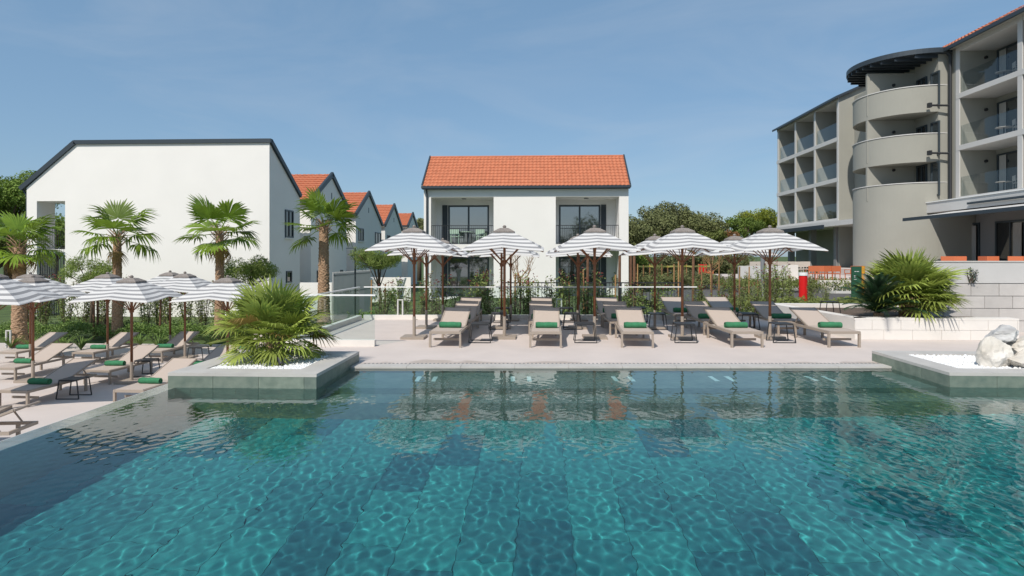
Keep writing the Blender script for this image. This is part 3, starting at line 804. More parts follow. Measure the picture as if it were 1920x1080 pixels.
q = MB(); q.yprism([(X1 - .35, EAV - .02), (HD + 4.5, EAV + 2.85), (HD + 4.5, EAV + 2.65), (X1 - .35, EAV - .2)], Y_B - .4, Y_A + .6); q.build('roof_left', M['anthracite'], ht)
for i in range(3):
    ya, yb = posts[i + 1] + .12, posts[i] - .12
    for z in FLR:
        w = window(ht, ya + .5, yb - .2, z + .02, z + 2.35, HD - .02, .08, 2, 'x', 'pane_dk', sgn=-1)
        q = MB(); q.box(X1 + .06, ya + .02, z + .02, X1 + .08, yb - .02, z + 1.12); q.build('balcony_glass', M['glass_h'], ht)
        q = MB(); q.tube([(HD - .12, ya + .28, z + 2.15), (HD - .02, ya + .28, z + 2.15)], .07, 8); q.build('wall_lamp', M['darkmetal'], ht)
# ground floor of left block
slab(ht, X1 - 1.1, Y_B - 4.5, 4.0, HD + 1, Y_A + 1, 4.35, 'hotel_lt', 'canopy_slab')
q = MB(); q.box(X1 - 1.15, Y_B - .2, 3.85, X1 - 1.1, Y_A + 1, 4.15); q.build('canopy_fascia', M['anthracite'], ht)
q = MB(); q.box(HD + .6, Y_B - 5, .5, HD + .8, Y_A + 1, 4.0); q.build('ground_floor_wall', M['hotel_dk'], ht)
for i in range(4):
    yy = Y_B - 1.8 + i * 3.5
    window(ht, yy, yy + 2.3, .75, 3.5, HD + .58, .08, 2, 'x', 'pane', sgn=-1)
for i in range(3):
    yy = Y_B + .1 + i * 4.2; q = MB(); q.box(X1 - .1, yy, .4, X1 + .35, yy + .4, 4.0); q.build('column', M['hotel_dk'], ht)
# tower
TX, TY, TR = 23.3, 39.75, 3.06
CORE = 23.2
q = MB(); q.box(CORE, 36.68, .8, CORE + 8, Y_B - .14, 13.57); q.build('core_wall', M['hotel'], ht)
def arc(r, a0, a1, n, cx=TX, cy=TY): return [(cx + r * math.cos(a0 + (a1 - a0) * i / n), cy + r * math.sin(a0 + (a1 - a0) * i / n)) for i in range(n + 1)]
A0, A1 = math.radians(91), math.radians(278)
def ring(par, r0, r1, z0, z1, name, m, n=40):
    o_ = arc(r1, A0, A1, n); i_ = arc(r0, A0, A1, n); q = MB()
    for k in range(n):
        q.prism([i_[k], o_[k], o_[k + 1], i_[k + 1]][::-1] if False else [o_[k], o_[k + 1], i_[k + 1], i_[k]], z0, z1)
    ob = q.build(name, m, par); return ob
def merged_ring(par, r0, r1, z0, z1, name, m, n=48):
    q = MB(); o_ = arc(r1, A0, A1, n); i_ = arc(r0, A0, A1, n)
    for (lst) in (o_, i_):
        for z in (z0, z1): q.v += [(x, y, z) for x, y in lst]
    k = n + 1
    for i in range(n):
        q.f += [(i, i + 1, k + i + 1, k + i), (2 * k + i + 1, 2 * k + i, 3 * k + i, 3 * k + i + 1), (k + i, k + i + 1, 3 * k + i + 1, 3 * k + i), (i + 1, i, 2 * k + i, 2 * k + i + 1)]; q.m += [0] * 4
    q.f += [(0, k, 3 * k, 2 * k), (n, 2 * k + n, 3 * k + n, k + n)]; q.m += [0, 0]
    return q.build(name, m, par)
for (z0, z1) in ((10.25, 11.78), (7.35, 8.98)):
    merged_ring(ht, TR - .18, TR, z0, z1, 'curved_parapet', M['hotel'])
    merged_ring(ht, TR - .22, TR + .04, z1, z1 + .05, 'parapet_cap', M['hotel_lt'])
merged_ring(ht, TR - .18, TR, .6, 6.12, 'curved_base_wall', M['hotel'])
merged_ring(ht, TR - .22, TR + .04, 6.12, 6.17, 'parapet_cap', M['hotel_lt'])
for z in (10.25, 7.35, 5.0):
    q = MB(); q.prism(arc(TR - .2, A0, A1, 40), z + .0, z + .25); q.build('balcony_floor', M['hotel'], ht)
for z in (5.25, 7.6, 10.5):
    q = MB(); q.box(20.33, 38.9, z, CORE - .001, 39.08, z + (2.09 if z < 6 else 2.64)); q.build('partition_wall', M['hotel'], ht)
    q = MB(); ya = onx(1763, 0, CORE)[0]; yb = onx(1747, 0, CORE)[0]; window(ht, ya, yb, z + 1.0 if False else z + .1, z + 2.1, CORE - .02, .09, 1, 'x', 'pane', sgn=-1)
    ya = onx(1739, 0, CORE)[0]; yb = onx(1720, 0, CORE)[0]; window(ht, ya, yb, z + .1, z + 2.1, CORE - .02, .09, 2, 'x', 'pane_dk', sgn=-1)
    q = MB(); q.tube([(21.9, 38.8, z + 1.9), (21.9, 38.9, z + 1.9)], .09, 8); q.build('wall_lamp', M['darkmetal'], ht)
# tower roof
q = MB(); n = 40; o_ = arc(TR + .38, A0 - .1, A1 + .04, n)
q.prism(o_ + [(CORE + .6, 43.6)], [13.58] * (n + 2), [13.86] * (n + 2)); q.build('tower_roof', M['anthracite'], ht)
for i in range(12):
    yy = 36.7 + i * .55; dx = math.sqrt(max(.1, (TR + .3) ** 2 - (yy - TY) ** 2))
    q = MB(); q.box(TX - dx, yy, 13.38, CORE, yy + .09, 13.579); q.build('roof_joist', M['anthracite'], ht)
# pipes on the recessed wall
yp = 36.1
q = MB(); xp = 23.62; q.tube([(xp, 36.3, 13.5), (xp, 36.3, 5.0)], .09, 8); q.build('downpipe', M['darkmetal'], ht)
q = MB(); q.tube([(xp, 36.3, 13.4), (xp - .1, 36.4, 13.62), (xp - .2, 36.5, 13.7)], .12, 8); q.build('roof_outlet', M['darkmetal'], ht)
for z in (10.5, 7.75):
    q = MB(); q.tube([(xp, 36.3, z), (22.6, 36.42, z + .05)], .06, 8); q.box(22.45, 36.3, z - .08, 22.62, 36.52, z + .18); q.build('water_spout', M['darkmetal'], ht)
# right block
X2 = 23.8
pr = [onx(1797, 0, X2)[0], onx(1914, 0, X2)[0]]; pr.append(pr[1] - (pr[0] - pr[1])); pr.append(pr[2] - (pr[0] - pr[1]))
FR2 = [5.2, 8.1, 11.05]; E2 = 13.75; H2 = X2 + 2.0
q = MB(); q.box(H2, pr[-1], .8, H2 + 9, 36.3, E2); q.build('rear_wall', M['hotel'], ht)
q = MB(); q.box(X2 - .02, pr[0] + .131, 4.9, H2 + 1, 36.679, 14.0); q.build('link_wall', M['hotel'], ht)
for i, y_ in enumerate(pr):
    q = MB(); q.box(X2, y_ - .13, 5.2, H2, y_ + .13, E2); q.build('partition_wall', M['hotel'], ht)
    q = MB(); q.box(X2 - .05, y_ - .15, 5.0, X2 - .001, y_ + .15, E2); q.build('pier_face', M['hotel_lt'], ht)
for z in FR2: slab(ht, X2 - .06, pr[-1], z - .28, H2, pr[0] + .13, z)
slab(ht, X2 - .03, pr[-1], E2 - .3, H2, pr[0] + .13, E2)
for i in range(3):
    ya, yb = pr[i + 1] + .13, pr[i] - .13
    for z in FR2:
        window(ht, ya + .25, yb - .12, z + .02, z + 2.35, H2 - .02, .09, 2, 'x', 'pane', sgn=-1)
        w = (yb - ya) / 3
        for k in range(3):
            q = MB(); q.box(X2 + .05, ya + k * w + .01, z + .02, X2 + .075, ya + (k + 1) * w - .01, z + 1.12); q.build('balcony_glass', M['glass_h'], ht)
        q = MB(); q.tube([(H2 - .6, yb, z + 2.0), (H2 - .6, yb - .1, z + 2.0)], .09, 8); q.build('wall_lamp', M['darkmetal'], ht)
        q = MB(); q.box(H2 - .075, yb - .8, z + .12, H2 - .065, yb - .3, z + 2.25); q.build('curtain', M['curtain'], ht)
# tiled roof of right block
tiled((X2 - .45, pr[-1], E2 + .0), (0, 33.6 - pr[-1], 0), (4.5, 0, 2.42), 60, 12, parent=ht, per=4, lift=.05)
q = MB(); q.box(X2 - .55, pr[-1], E2 - .14, X2 - .43, pr[0] + 3.2, E2 + .06); q.build('gutter', M['anthracite'], ht)
tiled((X2 + .2, 36.3, 14.1), (0, 8.4, 0), (4, 0, 2.2), 28, 10, parent=ht, per=4, lift=.05, name='core_roof_tiles')
q = MB(); q.box(X2 + .05, 36.3, 13.9, X2 + .2, 44.7, 14.12); q.box(CORE + .3, 36.9, 13.87, X2 + 4, 44.7, 13.95); q.build('core_gutter', M['anthracite'], ht)
q = MB(); q.box(X2 - .43, pr[-1], E2 - .05, H2 + 3, pr[0] + 2.2, E2 - .004); q.build('soffit', M['hotel'], ht)
q = MB(); q.bar((X2 + 4.1, pr[-1], E2 + 2.45), (X2 + 4.1, 33.8, E2 + 2.45), .3, .4); q.bar((X2 + .5, 33.6, E2 + .25), (X2 + .5, 38, E2 + .25), .5, .25); q.build('ridge_flashing', M['anthracite'], ht)
# terrace roof slab, awning and ground floor of right block
q = MB(); q.prism([(22.6, 36.9), (22.6, 18), (H2 + 1, 18), (H2 + 1, 36.9)][::-1], 4.35, 4.93); q.build('canopy_slab', M['hotel_lt'], ht)
q = MB(); q.prism([(22.55, 36.95), (22.55, 18), (22.9, 18), (22.9, 36.95)][::-1], 4.93, 4.98); q.build('parapet_cap', M['white_paint'], ht)
q = MB(); q.yprism([(20.1, 3.82), (23.0, 4.22), (23.0, 4.34), (20.1, 3.9)], 16, 34.6); q.build('awning', M['hotel_lt'], ht)
q = MB(); q.box(20.0, 15.95, 3.76, 20.1, 34.65, 3.93); q.build('awning_edge', M['anthracite'], ht)
q = MB(); q.box(22.45, 16, 4.55, 22.55, 33.2, 4.66); q.build('awning_bar', M['anthracite'], ht)
q = MB(); q.box(25.2, 18, .8, 25.4, 36.5, 4.35); q.build('ground_floor_wall', M['hotel_dk'], ht)
for (a, b) in ((1787, 1838), (1868, 1925)):
    ya = onx(b, 0, 25.2)[0]; yb = onx(a, 0, 25.2)[0]
    window(ht, ya, yb, 1.05, 3.75, 25.18, .09, 2, 'x', 'pane_dk', sgn=-1)
    q = MB(); q.box(25.08, ya + .2, 1.1, 25.11, ya + .75, 3.6); q.build('curtain', M['curtain'], ht)

# ------------------------------------------------------------------ terraces, walls and planters
ter = MB(); ter.prism([(9.9, 15.7), (60, 15.7), (60, 46), (20.5, 46), (19.6, 36)], -1, 1.0)
struct(ter.build('terrace', M['deck']))
tw = thing('terrace_wall', 'grey stone block wall with smooth concrete band on top, behind the fan palm', 'wall', (9.6, 15.4, 0))
q = MB(); q.box(-.1, .02, -.4, 11, .3, 1.18); q.build('core', M['concrete'], tw)
q = MB(); q.box(-.1, -.012, 1.19, 11, .33, 1.70); q.box(-.1, .33, .5, .25, .5, 1.7); q.build('concrete_band', M['concrete'], tw)
q = MB(); q.box(-.12, -.03, 1.70, 11, .36, 1.73); q.build('cap', M['coping'], tw)
for c in range(4):
    x = -.1 - (.32 if c % 2 else 0)
    while x < 5.6:
        a, b = max(x, -.1) + .004, x + .66 - .009
        q = MB(); q.box(a, -.02 - U(0, .008), -.02 + c * .3 + .006, b, .019, -.02 + (c + 1) * .3 - .008); q.build('block', M['block'], tw); x += .66
q = MB(); pts = [(9.6, 14.95), (19.4, 35.9), (19.4, 36.2), (9.45, 15.0)]
q.prism([(9.75, 15.75), (10.03, 15.75), (19.7, 35.8), (19.45, 35.95)], .3, 1.45); sw = tag(q.build('side_parapet', M['concrete']), 'low grey parapet running back along the terrace towards the hotel tower', 'wall')
# white raised bed
wb = thing('white_planter_wall', 'low white stone planter wall holding the fan palm and the cycad', 'planter', (0, 0, 0))
p0 = onz(1603, 637, 0); p1 = onz(1901, 637, 0); pk = onz(1445, 571.5, .45)
wx0, wy0, wx1 = p0[0], p0[1], p1[0]; WH = .48
q = MB(); q.prism([(wx0, wy0 + .013), (wx1, wy0 + .013), (wx1, wy0 + .28), (wx0 + .1, wy0 + .28)], -.02, WH - .04); q.build('core', M['white_stone'], wb)
q = MB(); q.prism([(wx0 - .01, wy0), (wx1, wy0), (wx1, wy0 + .3), (wx0 + .1, wy0 + .3)], WH - .04, WH); q.build('cap', M['white_stone'], wb)
for c in range(2):
    x = wx0 - (.25 if c else 0)
    while x < wx1 - .02:
        a, b = max(x, wx0) + .004, min(x + .62, wx1) - .004
        if b > a: q = MB(); q.box(a, wy0 - U(0, .004), c * .22 + .003, b, wy0 + .012, c * .22 + .217); q.build('block', M['white_stone'], wb)
        x += .62
d = Vector((pk[0] - wx0, pk[1] - wy0, 0)); nn = Vector((-d.y, d.x, 0)).normalized() * -.28
q = MB(); q.prism([(wx0, wy0 + .013), (wx0 - nn.x * -1 if False else wx0 + nn.x * 1, wy0 + nn.y + .013), (pk[0] + nn.x, pk[1] + nn.y), (pk[0], pk[1])], -.02, WH); q.build('side_wall', M['white_stone'], wb)
q = MB(); q.prism([(pk[0] - .0, pk[1]), (pk[0] + 8, pk[1] - .3), (pk[0] + 8, pk[1] - .0), (pk[0], pk[1] + .28)], -.02, WH); q.build('back_wall', M['white_stone'], wb)
q = MB(); q.prism([(wx0 + .3, wy0 + .3), (wx1, wy0 + .3), (wx1, 15.35), (9.5, 15.4), (12, 17.9), (pk[0] + .3, pk[1] - .05)], -.02, WH - .1); struct(q.build('bed_soil', M['soil']))

def pebble_field(poly_fn, z, n, x0, x1, y0, y1, name, label, seed):
    rg = random.Random(seed); bm = bmesh.new(); bmesh.ops.create_icosphere(bm, subdivisions=1, radius=1); iv = [tuple(v.co) for v in bm.verts]; ifc = [tuple(v.index for v in f.verts) for f in bm.faces]; bm.free()
    mb = MB()
    for _ in range(n):
        x, y = rg.uniform(x0, x1), rg.uniform(y0, y1)
        if not poly_fn(x, y): continue
        s = rg.uniform(.014, .032); e = Euler((rg.uniform(0, 6), rg.uniform(0, 6), rg.uniform(0, 6))).to_matrix(); sx, sy, sz = s * rg.uniform(.8, 1.5), s, s * rg.uniform(.5, .8)
        b = len(mb.v); zz = z + rg.uniform(-.01, .03)
        for v in iv:
            p = e @ Vector((v[0] * sx, v[1] * sy, v[2] * sz)) * rg.uniform(.9, 1.1); mb.v.append((x + p.x, y + p.y, zz + p.z))
        mb.f += [tuple(b + i for i in f) for f in ifc]; mb.m += [0] * len(ifc)
    o = mb.build(name, M['pebble'], None, smooth=True); o['kind'] = 'stuff'; o['label'] = label; o['category'] = 'pebbles'
    return o
def stone_planter(label, x0, x1, y0, y1, cw=.36, sx=0):
    t = thing('stone_planter', label, 'planter', (x0, y0, 0))
    W, D = x1 - x0, y1 - y0; ct, cb = .18, .135
    q = MB(); q.box(.03, .03, -.7, W - .03, D - .03, .09); q.build('core', M['concrete'], t)
    q = MB(); q.box(cw, cw, .09, W - cw, D - cw, .12); q.build('soil', M['pebble'], t)
    for a, b, c, d_ in ((0, 0, W, cw), (0, D - cw, W, D), (0, cw, cw, D - cw), (W - cw, cw, W, D - cw)):
        q = MB(); n = 1
        q.box(a, b, cb - .045 if False else cb, c, d_, ct); q.build('coping', M['coping'], t)
    q = MB(); q.box(cw - .03, cw - .03, .09, cw, D - cw + .03, cb); q.box(cw, D - cw, .09, W - cw, D - cw + .03, cb); q.box(cw, cw - .03, .09, W - cw, cw, cb); q.box(W - cw, cw - .03, .09, W - cw + .03, D - cw + .03, cb); q.build('inner_rim', M['coping'], t)
    k = 0
    for (fx, fy, dx, dy, L) in ((0, .012, 1, 0, W), (W - .012, 0, 0, 1, D), (.012, 0, 0, 1, D)):
        for row in range(3):
            s = -.33 if row % 2 else 0.
            while s < L - .01:
                a, b = max(s, 0.0) + .0025, min(s + .66, L) - .0025
                if b - a > .02:
                    q = MB(); z1 = cb - .002 - row * .27; z0 = max(-.7, z1 - .265)
                    if dx: q.box(a, fy - .012, z0, b, fy + .018, z1)
                    else: q.box(fx - .012 if fx < W / 2 else fx - .018, max(a, .031), z0, fx + .018 if fx < W / 2 else fx + .012, b, z1)
                    q.build('tile', M['green'][random.choice((0, 0, 1, 2))], t)
                s += .66
    return t
stone_planter('raised green stone planter in the pool with a bushy palm', -5.3, -3.14, 8.55, 10.62)
stone_planter('raised green stone planter in the pool corner holding white boulders', 5.88, 13.5, 9.05, 11.1)
pebble_field(lambda x, y: True, .125, 7500, -4.93, -3.51, 8.92, 10.25, 'white_gravel', 'white pebbles round the bushy palm in the left planter', 3)
pebble_field(lambda x, y: True, .125, 9000, 6.26, 9.6, 9.42, 10.73, 'white_gravel', 'white pebbles round the boulders in the right planter', 4)

def boulder(label, x, y, z, sx, sy, sz, seed, m, rz=0, tilt=0):
    sx, sy, sz = sx * 1.12, sy * 1.12, sz * 1.15
    bm = bmesh.new(); bmesh.ops.create_icosphere(bm, subdivisions=4, radius=1); rg = random.Random(seed)
    pl = [(Vector((rg.gauss(0, 1), rg.gauss(0, 1), rg.gauss(0, .8))).normalized(), rg.uniform(.5, .82)) for _ in range(26)]
    from mathutils import noise as mn
    for v in bm.verts:
        p = v.co.copy()
        for n, d_ in pl:
            k = p.dot(n)
            if k > d_: p -= n * (k - d_) * .93
        p += v.normal * (mn.noise(p * 2.3 + Vector((seed, 0, 0))) * .10 + mn.noise(p * 7 + Vector((0, seed, 0))) * .05)
        v.co = Vector((p.x * sx, p.y * sy, p.z * sz))
    me = bpy.data.meshes.new('boulder'); bm.to_mesh(me); bm.free(); me.materials.append(M[m]); me.polygons.foreach_set('use_smooth', [False] * len(me.polygons))
    o = bpy.data.objects.new('boulder', me); COL.objects.link(o); o.location = (x, y, z); o.rotation_euler = (0, tilt, rz)
    return tag(o, label, 'boulder', 'white boulders in the pebble bed')
def bp(px, py, y): return ony(px, py, y)
b1 = ony(1866, 670, 9.75); boulder('upright cream boulder standing at the left of the pile', b1[0], 9.75, b1[1] + .01, .24, .24, .30, 1, 'boulder')
b1 = ony(1884, 630, 9.9); boulder('grey streaked boulder lying on top of the pile', b1[0], 9.95, b1[1], .30, .24, .14, 2, 'boulder_grey', tilt=-.15)
b1 = ony(1910, 650, 9.8); boulder('cream boulder on the right leaning under the grey one', b1[0] + .15, 9.9, b1[1], .32, .3, .17, 3, 'boulder', tilt=-.3)
b1 = ony(1905, 680, 9.6); boulder('broad cream boulder lying low at the foot of the pile', b1[0] + .25, 9.65, b1[1] + .02, .42, .26, .21, 4, 'boulder')

# glass balustrade on white kerb
def balustrade(label, a, b, kerb_h=.13, top=1.0, name='glass_balustrade'):
    t = thing(name, label, 'glass railing', (a[0], a[1], 0)); d = Vector((b[0] - a[0], b[1] - a[1], 0)); L = d.length; d.normalize(); n = Vector((-d.y, d.x, 0)) * .07
    q = MB(); q.prism([(-n.x, -n.y), (d.x * L - n.x, d.y * L - n.y), (d.x * L + n.x, d.y * L + n.y), (n.x, n.y)], -.02, kerb_h); q.build('kerb', M['white_stone'], t)
    k = max(1, round(L / 1.25)); w = L / k
    for i in range(k):
        g = MB(); p, r = d * (i * w + .012), d * ((i + 1) * w - .012); m_ = Vector((-d.y, d.x, 0)) * .006
        g.prism([(p.x - m_.x, p.y - m_.y), (r.x - m_.x, r.y - m_.y), (r.x + m_.x, r.y + m_.y), (p.x + m_.x, p.y + m_.y)], kerb_h, top); g.build('glass_panel', M['glass'], t)
    q = MB(); q.bar((0, 0, top + .015), tuple(d * L + Vector((0, 0, top + .015))), .045, .03); q.build('handrail', M['white_paint'], t)
    return t
balustrade('glass railing on a white kerb at the near left end of the deck', (-5.12, 12.46), (-3.35, 12.46), top=1.03)
balustrade('glass railing along the left side of the sun deck', (-5.2, 12.55), (-5.2, 17.6), top=.93)
balustrade('long glass railing along the back of the sun deck before the shrubs', (-5.1, 17.72), (4.62, 18.15), top=.93)
q = MB(); q.prism([(4.7, 18.08), (pk[0], pk[1] - .05), (pk[0], pk[1] + .1), (4.7, 18.25)], -.02, .13); tag(q.build('deck_kerb', M['white_stone']), 'white kerb at the back of the deck right of the glass', 'kerb')

# ------------------------------------------------------------------ sun loungers
def make_lounger():
    t = thing('sun_lounger', 'x', 'sun lounger', (0, 0, 0), 0, 'taupe sun loungers')
    hy, hz = .98, .325; by, bz = 1.84, .655
    q = MB()
    for s in (-1, 1): q.bar((s * .305, 0, .30), (s * .305, 1.80, .30), .035, .05)
    q.bar((-.305, .02, .30), (.305, .02, .30), .035, .05); q.bar((-.305, 1.78, .30), (.305, 1.78, .30), .035, .05)
    q.build('frame', M['tan'], t)
    for s in (-1, 1):
        for yy in (.03, 1.5):
            q = MB(); q.bar((s * .307, yy, 0), (s * .307, yy, .278), .042, .05); q.build('leg', M['tan'], t)
    q = MB(); q.bar((-.29, .30, .13), (.29, .30, .13), .03, .045); q.build('stretcher', M['tan'], t)
    q = MB(); ns = 6
    q.xprism([(.03, .322), (.5, .318), (hy, .326), (hy, .338), (.5, .330), (.03, .334)], -.285, .285); q.build('seat', M['sling'], t)
    q = MB(); q.xprism([(hy + .005, .326), (by, bz - .012), (by, bz), (hy + .005, .338)], -.275, .275); q.build('backrest', M['sling'], t)
    q = MB()
    for s in (-1, 1): q.bar((s * .285, hy, .325), (s * .285, by, bz - .008), .025, .035)
    q.bar((-.285, by, bz - .012), (.285, by, bz - .012), .03, .03); q.build('backrest_frame', M['tan'], t)
    for s in (-1, 1):
        q = MB(); q.bar((s * .25, hy + .5, .50), (s * .25, 1.62, .31), .02); q.build('support_strut', M['tan'], t)
    return t
def make_towel():
    q = MB(); n = 18; L = .46; r = .067
    sec = 9
    for i in range(sec):
        x = -L / 2 + L * i / (sec - 1); rr = r * (1 + .05 * math.sin(i * 1.7)) * (.9 if i in (0, sec - 1) else 1)
        for j in range(n):
            a = 2 * math.pi * j / n; k = 1.0 + (.07 if j == 4 else 0)
            q.v.append((x, rr * k * math.cos(a) * 1.08, r * .93 + rr * .93 * k * math.sin(a)))
    for i in range(sec - 1):
        for j in range(n):
            a = i * n + j; b = i * n + (j + 1) % n; q.f.append((a, b, b + n, a + n)); q.m.append(0)
    for e, s in ((0, -1), (sec - 1, 1)):
        base = e * n; c = len(q.v); x = q.v[base][0]
        ks = (.75, .72, .42, .38)
        prev = [base + j for j in range(n)]
        for u, kk in enumerate(ks):
            cur = []
            for j in range(n):
                p = q.v[base + j]; q.v.append((x - s * (.012 if u in (1, 2) else 0), p[1] * kk, r * .93 + (p[2] - r * .93) * kk)); cur.append(len(q.v) - 1)
            for j in range(n):
                a, b = prev[j], prev[(j + 1) % n]; c_, d_ = cur[(j + 1) % n], cur[j]; q.f.append((a, b, c_, d_) if s < 0 else (b, a, d_, c_)); q.m.append(0)
            prev = cur
        q.f.append(tuple(prev)); q.m.append(0)
    o = q.build('rolled_towel', M['towel'], None, smooth=True)
    return tag(o, 'x', 'towel', 'rolled green towels on the loungers')
LNG, TWL = make_lounger(), make_towel()
def lounger(x, y, z, where, rz=0, towel=True):
    rz += U(-.025, .025); x += U(-.025, .025); y += U(-.04, .04)
    place(LNG, USED, (x, y, z), rz, 'taupe sun lounger, ' + where)
    if towel:
        o = place(TWL, USED, (x + math.sin(rz) * -.62 + U(-.03, .03), y + .62, z + .325), rz + U(-.08, .08), 'rolled green towel on the lounger ' + where.replace('the ', '', 1) if False else 'rolled green towel, ' + where)
cols = [(-1.89, 12.37), (.13, 12.46), (2.0, 12.54), (4.19, 12.64), (6.19, 12.72)]
cn = ['leftmost column', 'second column from left', 'third column', 'fourth column', 'rightmost column']
rz_ = [-.0, 0, -.02, .04, .05]
for r, (dy, rn) in enumerate(((-.08, 'front row'), (1.82, 'middle row'), (3.52, 'back row'))):
    for c, (x, y) in enumerate(cols):
        if r == 2 and c == 4: x -= .9
        if r == 1 and c == 4: x -= .25
        if r == 2 and c == 3: x -= .25
        lounger(x + (-.02 * r), y + dy, 0, '%s of the upper deck, %s' % (rn, cn[c]), rz_[c])
LL = [(-8.2, 11.85, 'first row, rightmost, beside the pool edge'), (-10.45, 11.75, 'first row, second from the right'),
      (-8.2, 13.95, 'second row, rightmost, behind the planter palm'), (-10.33, 13.9, 'second row, second from the right'), (-12.8, 14.1, 'second row, at the left'),
      (-8.4, 16.6, 'back row, rightmost, hidden behind the palm'), (-10.9, 16.8, 'back row, second from the right'), (-12.65, 16.45, 'back row, third from the right'), (-14.8, 16.4, 'back row, leftmost')]
for x, y, w in LL: lounger(x, y, LOW, 'lower deck, ' + w, -.03)
lounger(-9.85, 9.05, LOW, 'lower deck, nearest, turned sideways at the left edge', -1.45, False)

# ------------------------------------------------------------------ parasols
def make_umbrella():
    t = thing('parasol', 'x', 'parasol', (0, 0, 0), 0, 'striped square parasols'); S_ = .88
    q = MB(); q.box(-.26, -.26, 0, .26, .26, .055); q.box(-.05, -.262, .015, .05, -.259, .035); q.build('base', M['tan'], t)
    q = MB(); q.tube([(0, 0, .055), (0, 0, .46)], .037, 10); q.tube([(0, 0, .46), (0, 0, .49)], .038, 10); q.tube([(.03, 0, .42), (.075, 0, .42)], .013, 6); q.build('sleeve', M['tan'], t)
    q = MB(); q.tube([(0, 0, .47), (0, 0, 2.44)], .03, 10); q.build('pole', M['wood'], t, smooth=True)
    q = MB(); q.tube([(0, 0, 1.66), (0, 0, 1.76)], .05, 10); q.tube([(0, 0, 2.24), (0, 0, 2.32)], .045, 10); q.build('hub', M['wood'], t)
    def zf(x, y):
        a, b = max(abs(x), abs(y)) / S_, min(abs(x), abs(y)) / S_
        sag = .035 * math.sin(math.pi * min(1, b / max(a, .01))) * a
        return 2.47 - .42 * a ** 1.06 - .08 * b ** 1.5 * a - sag * .6
    n = 20; q = MB()
    for j in range(n + 1):
        for i in range(n + 1):
            x, y = -S_ + 2 * S_ * i / n, -S_ + 2 * S_ * j / n; q.v.append((x, y, zf(x, y)))
    for j in range(n):
        for i in range(n):
            a = j * (n + 1) + i
            if (i < n / 2) == (j < n / 2): q.f += [(a, a + 1, a + n + 2), (a, a + n + 2, a + n + 1)]
            else: q.f += [(a, a + 1, a + n + 1), (a + 1, a + n + 2, a + n + 1)]
            q.m += [0, 0]
    # hem turned down
    def ed(i, j): return j * (n + 1) + i
    loop = [ed(i, 0) for i in range(n)] + [ed(n, j) for j in range(n)] + [ed(n - i, n) for i in range(n)] + [ed(0, n - j) for j in range(n)]
    b = len(q.v); q.v += [(q.v[k][0] * 1.003, q.v[k][1] * 1.003, q.v[k][2] - .016) for k in loop]
    for k in range(len(loop)):
        l = (k + 1) % len(loop); q.f.append((loop[l], loop[k], b + k, b + l)); q.m.append(0)
    q.build('canopy', M['stripe'], t)
    q = MB(); c = .225; pk_ = (0, 0, 2.60)
    for k in range(4):
        a0, a1 = math.pi / 4 + k * math.pi / 2, math.pi / 4 + (k + 1) * math.pi / 2; R_ = c * math.sqrt(2)
        A_, B_ = (R_ * math.cos(a0), R_ * math.sin(a0), 2.405), (R_ * math.cos(a1), R_ * math.sin(a1), 2.405)
        A2, B2 = (A_[0] * .45, A_[1] * .45, 2.475), (B_[0] * .45, B_[1] * .45, 2.475)
        q.poly([A_, B_, B2, A2]); q.poly([A2, B2, (0, 0, 2.49)]); q.poly([(A_[0], A_[1], 2.375), (B_[0], B_[1], 2.375), B_, A_])
    q.tube([(0, 0, 2.48), (0, 0, 2.515), (0, 0, 2.545)], [.03, .045, .02], 8); q.build('cap', M['cap'], t)
    for k in range(8):
        a = k * math.pi / 4; R_ = S_ * (math.sqrt(2) if k % 2 else 1); dx, dy = math.cos(a), math.sin(a)
        e = (R_ * dx * .985, R_ * dy * .985, zf(R_ * dx * .985, R_ * dy * .985) - .03)
        q = MB(); q.bar((0, 0, 2.30), e, .018, .022); q.build('rib', M['wood'], t)
        q = MB(); m_ = (e[0] * .55, e[1] * .55, zf(e[0] * .55, e[1] * .55) - .045); q.bar((.04 * dx, .04 * dy, 1.71), m_, .014, .018); q.build('strut', M['wood'], t)
    return t
UMB = make_umbrella()
G1 = [(-2.8, 13.7), (-.77, 13.8), (1.26, 13.9), (3.24, 14.0), (5.22, 14.1)]
for i, (x, y) in enumerate(G1):
    place(UMB, USED, (x, y, 0), U(-.03, .03), 'striped parasol in the front row on the upper deck, %s from the left' % ORD[i])
G2 = [(-2.88, 15.7), (-.95, 15.75), (1.0, 15.8), (2.97, 15.9), (5.01, 16.0)]
for i, (x, y) in enumerate(G2):
    o = place(UMB, USED, (x, y - .06, 0), U(-.03, .03), 'striped parasol in the second row on the upper deck, %s from the left' % ORD[i], .95); o.scale = (.92, .9, .95)
for i, (x, y) in enumerate([(-2.75, 17.5), (-.8, 17.55), (1.15, 17.6)]):
    place(UMB, USED, (x, y, 0), 0, 'striped parasol in the back row on the upper deck, %s from the left' % ORD[i], .93)
LU = [(-9.65, 14.15, 'beside the pool end of the middle row', .05), (-12.12, 14.2, 'above the loungers left of the middle', .02), (-7.4, 14.3, 'partly hidden by the planter palm', 0),
      (-10.39, 17.6, 'in the back row, second from the right', .04), (-12.3, 17.0, 'in the back row behind the first palm trunk', 0), (-14.5, 16.9, 'leftmost in the back row', 0),
      (-11.7, 19.0, 'farthest back near the hedge', 0), (-10.55, 11.3, 'nearest the camera, cut by the left picture edge', .3)]
for x, y, w, rz in LU:
    place(UMB, USED, (x, y, LOW), rz, 'striped parasol on the lower deck, ' + w, 1.08 if 'nearest' in w else 1)

